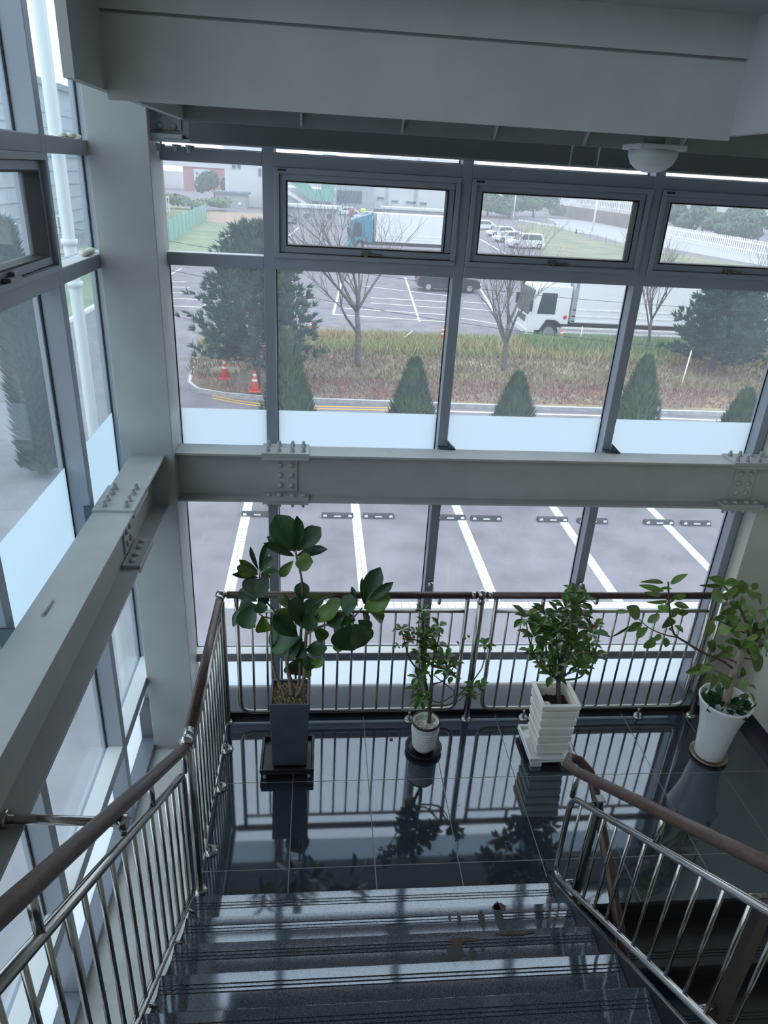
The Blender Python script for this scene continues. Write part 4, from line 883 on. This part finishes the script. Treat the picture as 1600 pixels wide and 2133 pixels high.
stem(fig, C1, [(850, 960), (960, 900), (1080, 880), (1190, 850), (1260, 770)], .009, STEMM, 'branch', dy=-.05)
FIG = """765 350 640 110 165 d;765 340 790 130 75 d;780 345 930 185 115 d;775 385 965 330 62 m;760 350 568 245 60 d;755 385 568 300 58 m;750 420 655 530 60 l;765 440 872 425 110 l;760 160 797 122 26 d
500 490 556 303 52 d;495 490 432 338 30 d;510 500 585 396 52 d;490 520 348 470 85 l;490 545 328 520 40 d;490 500 368 430 45 l;515 510 615 490 44 d;515 505 550 580 75 m
465 680 418 545 100 d;480 690 540 575 100 d;480 720 350 640 85 d;490 700 545 760 90 d;470 740 283 882 85 d;470 740 372 912 115 d;520 830 530 960 92 l;480 760 350 770 95 d;500 720 515 800 80 d;450 840 455 930 26 m
815 720 815 590 92 m;760 780 655 700 105 l;850 790 950 680 90 l;880 770 1018 672 30 d;960 820 1088 712 82 l;880 870 1055 770 100 m;820 870 745 730 125 d;830 870 905 730 115 d;750 900 640 795 95 m;780 980 628 850 115 d;800 990 566 1010 175 d;820 1000 690 1110 125 m;845 1080 977 1065 100 d;830 1110 760 1280 175 d;900 900 996 1010 82 m;880 1210 957 1160 62 l;862 1215 860 1284 42 l;820 920 820 780 145 d;790 1060 640 1100 110 d;860 940 870 840 110 d;840 1020 760 1120 120 d;850 1120 870 1220 80 m
1130 820 1008 880 120 d;1150 830 1165 680 105 d;1180 890 1110 1075 175 d;1200 890 1285 1040 165 d;1210 860 1105 840 95 d;1230 860 1325 930 80 m;1110 1000 1068 1092 60 l;1150 870 1040 940 120 d
1275 740 1372 508 115 d;1300 720 1460 605 62 d;1275 770 1438 690 140 l;1310 790 1432 862 72 l;1225 760 1188 622 32 d;1265 720 1258 570 26 m;1260 790 1300 915 80 l;1400 690 1480 680 42 m;1290 760 1430 750 110 l"""
rr = random.Random(12)
for grp, yy in zip(FIG.split('\n'), (3.90, 3.80, 3.72, 3.80, 3.74, 3.80)):
    for it in grp.split(';'):
        a = it.split(); x0_, y0_, x1_, y1_, w_ = map(float, a[:5]); yb_ = yy+rr.uniform(-.05, .05); yt = yb_+rr.uniform(-.10, .06)
        b_, t_ = C1(x0_, y0_, yb_), C1(x1_, y1_, yt); place(lB if a[5] == 'l' or (a[5] == 'm' and rr.random() < .5) else lA, fig, b_, t_, w_/3.556/330*1.32, rr, .38)
# ---- crown of thorns bushes
TA = leafmat('thorn_leaf', (.045, .12, .022), (.12, .22, .04), .4); TB = leafmat('thorn_leaf_yellow', (.12, .16, .03), (.20, .22, .05), .45); RED = mat('red_bract', (.45, .01, .02), .5); PNK = mat('faded_red_leaf', (.42, .10, .11), .6)
osh = lambda t: max(.02, .5*math.sin(math.pi*min(1, .06+.9*t**1.35)))
tA = leaf_mesh('thorn_leaf', TA, osh, .15, .2, 4); tB = leaf_mesh('thorn_leaf', TB, osh, .15, .2, 4); tR = leaf_mesh('bract', RED, osh, .1, .1, 4); tP = leaf_mesh('bract', PNK, osh, .1, .1, 4)
TST = mat('thorny_stem', (.10, .09, .06), .85, noise=.4, scale=50)
thorn = mesh_of(tube(B(), [(0, 0, 0), (0, 0, 1)], [.12, .01], 4), TST, 'thorn')
def rosette(par, c, L, n, rr, yellow=.06, W=.52):
    for k in range(n):
        L0 = L*1.3; a = 6.283*k/n+rr.uniform(-.4, .4); el = rr.uniform(-.35, .75); d = Vector((math.cos(a)*math.cos(el), math.sin(a)*math.cos(el), math.sin(el)*.9+.12)); l_ = L0*rr.uniform(.7, 1.15)
        y = d.normalized(); x = y.cross(Vector((0, 0, 1))).normalized(); z = x.cross(y); b_ = c+d*l_*.12
        mt = Matrix(((x.x*l_*W, y.x*l_, z.x*l_, b_.x), (x.y*l_*W, y.y*l_, z.y*l_, b_.y), (x.z*l_*W, y.z*l_, z.z*l_, b_.z), (0, 0, 0, 1)))
        inst('leaf', tB if rr.random() < yellow else tA, par, mt)
# 2. in the small white ribbed pot
px_, py_ = .812, 3.915
pt = thing('flower_pot', 'small white ribbed round pot with a dark rim', 'pot', (px_, py_, .03)); WPOT = mat('white_glaze', (.80, .79, .76), .45, noise=.08, scale=9)
prof = [(.073, .03), (.078, .04)]
for k in range(7): z = .05+k*.024; r = .079+.0028*k; prof += [(r, z), (r+.006, z+.007), (r+.006, z+.013), (r, z+.02)]
prof += [(.098, .222), (.100, .262), (.097, .272)]
ob('pot_body', lathe(B(), prof+[(.088, .272), (.086, .24), (0, .24)], (px_, py_, 0), 30), WPOT, pt)
ob('pot_rim', lathe(B(), [(.1005, .258), (.103, .262), (.103, .276), (.094, .280), (.0945, .27)], (px_, py_, 0), 30, False), mat('dark_rim', (.035, .028, .024), .6), pt)
bm = B(); rr = random.Random(8)
for _ in range(150):
    a, r = rr.uniform(0, 6.28), .084*math.sqrt(rr.random()); bmesh.ops.create_icosphere(bm, subdivisions=1, radius=rr.uniform(.005, .009), matrix=T((px_+r*math.cos(a), py_+r*math.sin(a), .243+rr.uniform(0, .006))))
ob('gravel', bm, mat('pale_gravel', (.75, .73, .68), .8, rgb2=(.22, .19, .16), scale=90), pt, kind='stuff')
sc_ = thing('saucer', 'wide black round saucer under the small ribbed pot', 'saucer', (px_, py_, 0))
ob('saucer_dish', lathe(B(), [(.10, .002), (.128, .012), (.136, .036), (.131, .038), (.122, .018), (.09, .012), (0, .012)], (px_, py_, 0), 36), BLKPL, sc_)
ct = thing('crown_of_thorns', 'sparse crown of thorns with sprawling bare branches, in the small ribbed pot', 'plant', (px_, py_, .24)); C2 = crop(780, 1200, 5.079)
S2 = [([(575, 1600), (590, 1400), (545, 1180), (520, 1000), (500, 820), (510, 520), (505, 380)], .015, 3.92, .1), ([(585, 1420), (608, 1250), (612, 1000), (620, 880), (670, 720), (690, 590)], .009, 3.9, .0), ([(500, 1010), (430, 960), (365, 870), (330, 740), (290, 580)], .007, 3.9, -.05),
      ([(565, 1290), (640, 1330), (710, 1340), (790, 1290), (870, 1235), (760, 1150), (625, 1045)], .006, 3.86, -.1), ([(600, 1370), (790, 1370), (860, 1310), (905, 1240), (1010, 1150), (1080, 1060), (1155, 950), (1170, 740)], .007, 3.84, -.05), ([(800, 1350), (900, 1320), (960, 1250), (1050, 1270), (1160, 1230)], .005, 3.84, -.1),
      ([(620, 1140), (720, 1120), (790, 1050), (880, 890), (925, 760), (935, 655)], .005, 3.9, .05), ([(610, 1160), (680, 1130), (760, 1080)], .004, 3.85, 0), ([(600, 1080), (560, 1000), (470, 930)], .005, 3.9, 0)]
for pts, r, y0, dy in S2: stem(ct, C2, pts, r, TST, 'branch' if r < .014 else 'trunk', y0, dy)
for X, Y, L, n, y in [(505, 372, .035, 6, 4.0), (290, 570, .038, 7, 3.87), (685, 535, .04, 9, 3.9), (1168, 735, .035, 7, 3.8), (1050, 1185, .042, 8, 3.78), (1000, 1245, .038, 7, 3.78), (560, 650, .055, 9, 3.95), (530, 600, .042, 8, 3.95), (690, 740, .045, 8, 3.88), (760, 870, .055, 9, 3.88), (740, 1000, .045, 8, 3.86), (825, 1060, .04, 7, 3.86), (460, 1080, .045, 7, 3.88), (450, 1200, .04, 6, 3.88), (505, 1320, .05, 9, 3.85), (360, 690, .035, 6, 3.88), (470, 830, .045, 7, 3.9), (440, 580, .035, 6, 3.92), (620, 600, .04, 7, 3.92), (860, 930, .03, 5, 3.88), (1130, 1170, .035, 6, 3.76), (580, 740, .045, 7, 3.92), (520, 900, .045, 7, 3.9), (600, 900, .04, 7, 3.9), (540, 760, .05, 8, 3.88), (480, 1250, .04, 6, 3.86), (780, 930, .045, 7, 3.84), (240, 740, .02, 4, 3.86), (510, 480, .035, 5, 3.98)]:
    rosette(ct, C2(X, Y, y), L*1.28, n+2, rr, .03)
for X, Y, me in [(322, 632, tR), (400, 622, tR), (652, 945, tR), (868, 688, tP), (622, 805, tP), (940, 640, tB), (980, 620, tB), (1035, 1285, tP)]:
    p = C2(X, Y, 3.86); place(me, ct, p, p+Vector((.02, -.005, -.02)), .016, rr, name='bract')
# 3. in the white slatted planter
W0, W1, V0, V1 = 1.585, 1.865, 3.745, 4.025
wp = thing('planter', 'square white slatted planter with stained sides, second planter from the right', 'planter', (1.72, 3.88, .1)); WST = mat('stained_white_plastic', (.90, .90, .87), .5, rgb2=(.80, .77, .68), scale=4)
bm = B(); box(bm, W0+.03, W1-.03, V0+.03, V1-.03, .075, .20)
bx4 = lambda q, z0, z1, w=.02: [box(bm, *r_, z0, z1) for r_ in ((W0+q, W1-q, V0+q, V0+q+w), (W0+q, W1-q, V1-q-w, V1-q), (W0+q, W0+q+w, V0+q+w, V1-q-w), (W1-q-w, W1-q, V0+q+w, V1-q-w))]
bx4(.022, .20, .50, .015); ob('planter_body', bm, WST, wp)
for k in range(5):
    bm = B(); q = .020-.004*k+.0; zz = .115+k*.078
    for r_ in ((W0+q, W1-q, V0+q, V0+q+.014), (W0+q, W1-q, V1-q-.014, V1-q), (W0+q, W0+q+.014, V0+q+.014, V1-q-.014), (W1-q-.014, W1-q, V0+q+.014, V1-q-.014)): box(bm, *r_, zz, zz+.05)
    ob('slat_band', bm, WST, wp, bevel=.004)
bm = B(); bx4(0, .495, .53, .028); ob('planter_rim', bm, WST, wp, bevel=.004)
bm = B(); bmesh.ops.create_grid(bm, x_segments=20, y_segments=20, size=.115, matrix=T((1.725, 3.885, .43)))
for v in bm.verts: v.co.z += rr.uniform(-.01, .01)
ob('potting_soil', bm, mat('dark_soil', (.035, .025, .02), .95, noise=.4, scale=40), wp, kind='stuff')
wt_ = thing('planter_tray', 'white rectangular tray on feet under the slatted white planter', 'tray', (1.72, 3.88, 0)); tray(wt_, 1.555, 1.895, 3.715, 4.07, .045, .085, WHITE, .014, 'tray_body', .005)
for x in (1.57, 1.80):
    for y in (3.72, 3.99): ob('tray_foot', box(B(), x, x+.08, y, y+.06, 0, .046), WHITE, wt_, bevel=.006)
C3 = crop(1040, 1200, 5.077)
bl_ = C3(512, 1322, 3.82); bm = B(); ball(bm, Vector((bl_.x, bl_.y, .47)), .036, 24, 14); tag(ob('ball', bm, mat('white_ball', (.62, .66, .68), .5)), 'white ball lying on the soil of the slatted planter', 'ball')
c3 = thing('crown_of_thorns', 'dense bushy crown of thorns with a few red flowers, in the white slatted planter', 'plant', (1.72, 3.88, .43))
for pts, r, y0, dy in [([(640, 1370), (620, 1180), (640, 1020), (660, 850), (760, 650), (800, 400), (800, 180)], .019, 3.88, .08), ([(630, 1120), (540, 1000), (500, 830), (480, 600)], .009, 3.86, 0), ([(600, 1080), (500, 1020), (400, 900), (340, 760), (300, 600), (285, 480)], .007, 3.84, -.05),
        ([(680, 1100), (800, 1090), (880, 1060), (930, 970), (970, 860), (950, 700)], .007, 3.84, -.02), ([(690, 1060), (760, 1000), (860, 900), (880, 740), (900, 560)], .007, 3.88, .05), ([(680, 1040), (760, 1030), (840, 980)], .005, 3.82, -.05), ([(640, 1000), (620, 800), (600, 600), (560, 430)], .008, 3.9, .05)]:
    stem(c3, C3, pts, r, TST, 'branch' if r < .015 else 'trunk', y0, dy)
for X, Y in [(800, 180), (690, 330), (800, 310), (280, 450), (500, 430), (430, 520), (650, 470), (880, 430), (760, 500), (900, 560), (370, 650), (490, 590), (520, 700), (690, 680), (345, 820), (430, 870), (640, 800), (800, 700), (950, 720), (880, 800), (1000, 850), (820, 920), (600, 950), (480, 960), (850, 990), (740, 880), (560, 1050), (980, 620), (570, 620), (1000, 530), (620, 390), (860, 270), (720, 600), (640, 560)]:
    rosette(c3, C3(X, Y, 3.86+rr.uniform(-.14, .12)), rr.uniform(.056, .076), 10, rr, .06, .52)
for X, Y, me, s_ in [(985, 500, tR, .024), (975, 515, tR, .024), (995, 510, tR, .02), (690, 1272, tR, .022), (445, 890, tP, .035), (440, 905, tP, .03), (290, 400, tP, .018)]:
    p = C3(X, Y, 3.76); place(me, c3, p, p+Vector((.3*s_, -.3*s_, -s_)), s_*.7, rr, name='bract')
dl = C3(760, 1330, 3.84)
for k in range(6): p = Vector((dl.x+rr.uniform(-.05, .03), 3.84+rr.uniform(-.04, .04), .445)); place((tP, tB)[k % 2], c3, p, p+Vector((rr.uniform(-.05, .05), rr.uniform(-.04, .04), .02)), .02, rr, name='fallen_leaf')
# 4. rubber plant in the tall white vase pot
vx, vy = 2.955, 3.80
vp = thing('vase_pot', 'tall glossy white tapered pot by the cream wall', 'pot', (vx, vy, .02)); VG = mat('white_ceramic', (.84, .86, .88), .18)
ob('pot_body', lathe(B(), [(.098, .02), (.105, .03), (.112, .12), (.125, .26), (.145, .38), (.168, .47), (.182, .51), (.186, .525), (.182, .535), (.172, .53), (.155, .47), (0, .47)], (vx, vy, 0), 44), VG, vp)
sv = thing('saucer', 'rust-brown edged saucer under the tall white pot', 'saucer', (vx, vy, 0))
ob('saucer_dish', lathe(B(), [(.10, .002), (.125, .006), (.137, .026), (.132, .028), (.12, .012), (0, .012)], (vx, vy, 0), 40), mat('rusty_enamel', (.45, .42, .38), .5, rgb2=(.22, .11, .05), scale=11), sv)
rp_ = thing('rubber_plant', 'rubber plant with oval leaves and a pale trunk, in the tall white pot', 'plant', (vx, vy, .5)); C4 = crop(1280, 1180, 4.6375)
RA = leafmat('rubber_leaf', (.085, .17, .03), (.16, .26, .05), .35); RBM = leafmat('rubber_leaf_pale', (.17, .26, .07), (.26, .36, .12), .4)
rsh = lambda t: max(.02, .5*math.sin(math.pi*min(1, .03+.95*t))**.8)
rA = leaf_mesh('rubber_leaf', RA, rsh, .12, .18, 7); rB = leaf_mesh('rubber_leaf', RBM, rsh, .12, .18, 7)
TR4 = mat('pale_trunk', (.42, .34, .27), .8, noise=.15, scale=25)
stem(rp_, C4, [(1075, 1330), (1100, 1200), (1140, 1080), (1190, 930), (1245, 800)], [.030, .029, .028, .027, .026, .025, .025, .024], TR4, 'trunk', 3.80, -.04, 12)
TB4 = mat('brown_twig', (.13, .085, .06), .7)
for pts, r, y0, dy in [([(1150, 990), (1040, 905), (890, 850), (780, 790), (690, 730), (610, 685), (565, 640), (550, 540), (530, 400), (520, 150)], .010, 3.78, -.25), ([(610, 685), (500, 665), (380, 620), (300, 570), (240, 510)], .005, 3.60, -.05), ([(1180, 930), (1080, 880), (940, 860)], .006, 3.76, -.05), ([(1240, 820), (1310, 650), (1250, 480), (1160, 300), (1060, 190)], .010, 3.78, -.03),
        ([(1300, 680), (1380, 620), (1420, 540)], .006, 3.76, 0), ([(1180, 1060), (1240, 1100), (1290, 1130)], .005, 3.76, 0), ([(1140, 1090), (1050, 1040), (950, 1000)], .005, 3.76, -.06), ([(1250, 640), (1100, 560), (1000, 520), (920, 518)], .005, 3.76, -.03), ([(1240, 820), (1400, 780), (1460, 740)], .008, 3.76, 0), ([(1230, 880), (1340, 900)], .006, 3.76, 0)]:
    stem(rp_, C4, pts, r, TB4, 'branch', y0, dy, 6)
RUBL = """470 160 300 140 30 p;545 170 682 78 42 l;475 238 263 183 38 l;555 218 440 208 22 d;450 275 322 255 32 l;550 300 702 283 42 l;510 332 352 352 26 d;545 310 545 385 75 l;578 358 708 392 42 d;525 430 425 385 52 d;565 410 605 480 78 d;600 445 712 445 42 l;520 490 518 605 92 d;240 495 150 395 95 p;262 548 145 615 52 l;145 575 0 672 16 d;325 590 205 685 52 l;150 435 0 435 28 l;435 460 328 540 54 p;372 682 308 805 74 l;452 662 388 708 38 l;500 690 500 768 48 d;585 568 662 622 42 d;522 602 556 612 22 d
1065 175 948 108 62 l;1045 182 865 188 28 l;1065 170 1195 140 60 l;1185 200 1282 195 92 l;1270 232 1368 302 52 l;1045 270 945 300 92 p;1220 300 1262 352 52 d;1145 385 1050 485 95 d;1180 378 1222 475 55 d;1230 370 1412 505 62 l;1200 485 1075 545 75 d;1265 505 1322 530 40 d;1390 430 1490 480 52 l;905 520 900 725 108 l;1115 600 1005 625 80 p;1195 535 1050 605 42 p;1350 540 1385 700 115 l;1430 530 1475 640 85 d;1300 565 1185 605 52 p;1275 600 1340 645 62 l;1110 700 1235 772 48 l;1290 680 1240 785 82 l;895 735 985 800 95 d;985 770 1092 800 45 l;1380 720 1445 845 135 p;1300 795 1405 865 125 l;1440 740 1500 860 85 l;1330 910 1442 960 125 l;960 850 905 960 95 l;945 955 715 1030 72 l;935 935 845 1000 62 l;890 1030 850 1155 115 l;945 1040 930 1235 115 l;1000 1025 1125 1185 82 d;1200 1100 1285 1175 82 l;1295 1150 1388 1182 36 d;1235 965 1228 1092 52 d;1310 1215 1362 1312 22 d;1200 1250 1312 1256 42 d;1160 250 1180 340 70 l;1330 640 1420 700 100 l;1180 180 1160 290 60 d;1210 690 1160 640 50 l;1430 620 1500 700 90 p"""
for gi, grp in enumerate(RUBL.split('\n')):
    for it in grp.split(';'):
        a = it.split(); x0_, y0_, x1_, y1_, w_ = map(float, a[:5]); yb_ = (3.55, 3.72)[gi]+rr.uniform(-.06, .06)
        b_, t_ = C4(x0_, y0_, yb_), C4(x1_, y1_, yb_+rr.uniform(-.07, .05))
        if max(b_.x, t_.x) > 3.42: continue
        place(rB if a[5] == 'p' or (a[5] == 'l' and rr.random() < .25) else rA, rp_, b_, t_, w_/4.6375/325*1.5, rr, .4)
for k in range(46):
    X, Y = rr.gauss(1240, 130), rr.uniform(180, 900)
    if not 930 < X < 1500 or (X < 1080 and Y > 600): continue
    a = rr.uniform(0, 6.28); b_ = C4(X, Y, 3.80+rr.uniform(-.12, .12)); t_ = b_+Vector((math.cos(a)*.075, rr.uniform(-.04, .02), math.sin(a)*.05-.02))
    if max(b_.x, t_.x) < 3.42: place((rA, rA, rB)[k % 3], rp_, b_, t_, rr.uniform(.035, .06), rr, .5)
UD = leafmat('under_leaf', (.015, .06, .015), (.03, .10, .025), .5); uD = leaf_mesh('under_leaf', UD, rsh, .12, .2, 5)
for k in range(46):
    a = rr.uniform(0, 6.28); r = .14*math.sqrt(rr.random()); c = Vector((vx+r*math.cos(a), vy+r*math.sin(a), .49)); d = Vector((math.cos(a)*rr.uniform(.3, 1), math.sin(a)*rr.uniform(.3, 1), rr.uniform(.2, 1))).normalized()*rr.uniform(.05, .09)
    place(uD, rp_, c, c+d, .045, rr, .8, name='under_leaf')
# small odds and ends
tag(ob('dry_petal', box(B(), *(lambda p: (p.x-.012, p.x+.012, p.y-.01, p.y+.01))(at(815, 1541, 2, 0)), .001, .008), mat('purple_petal', (.12, .03, .05), .7), bevel=.003), 'small dark fallen petal on the floor left of the ribbed pot', 'petal')
for k, (px, py, y, w) in enumerate([(150, 291, 4.1, 'on the upper side transom'), (180, 524, 4.2, 'on the middle side transom by the column')]):
    bm = B(); p = at(px, py, 0, -1.25)
    for j in range(7): q = rr.uniform(-.1, .1); bmesh.ops.create_icosphere(bm, subdivisions=2, radius=rr.uniform(.015, .026), matrix=T((-1.25+rr.uniform(-.02, .02), min(p.y+q, 4.40), (3.88, 3.325)[k]+.012)) @ Matrix.Diagonal((1, 1.8, .6, 1)))
    tag(ob('plastic_sheet_scrap', bm, mat('yellowed_plastic', (.70, .68, .58), .5)), 'crumpled yellowed plastic sheeting '+w, 'plastic scrap')
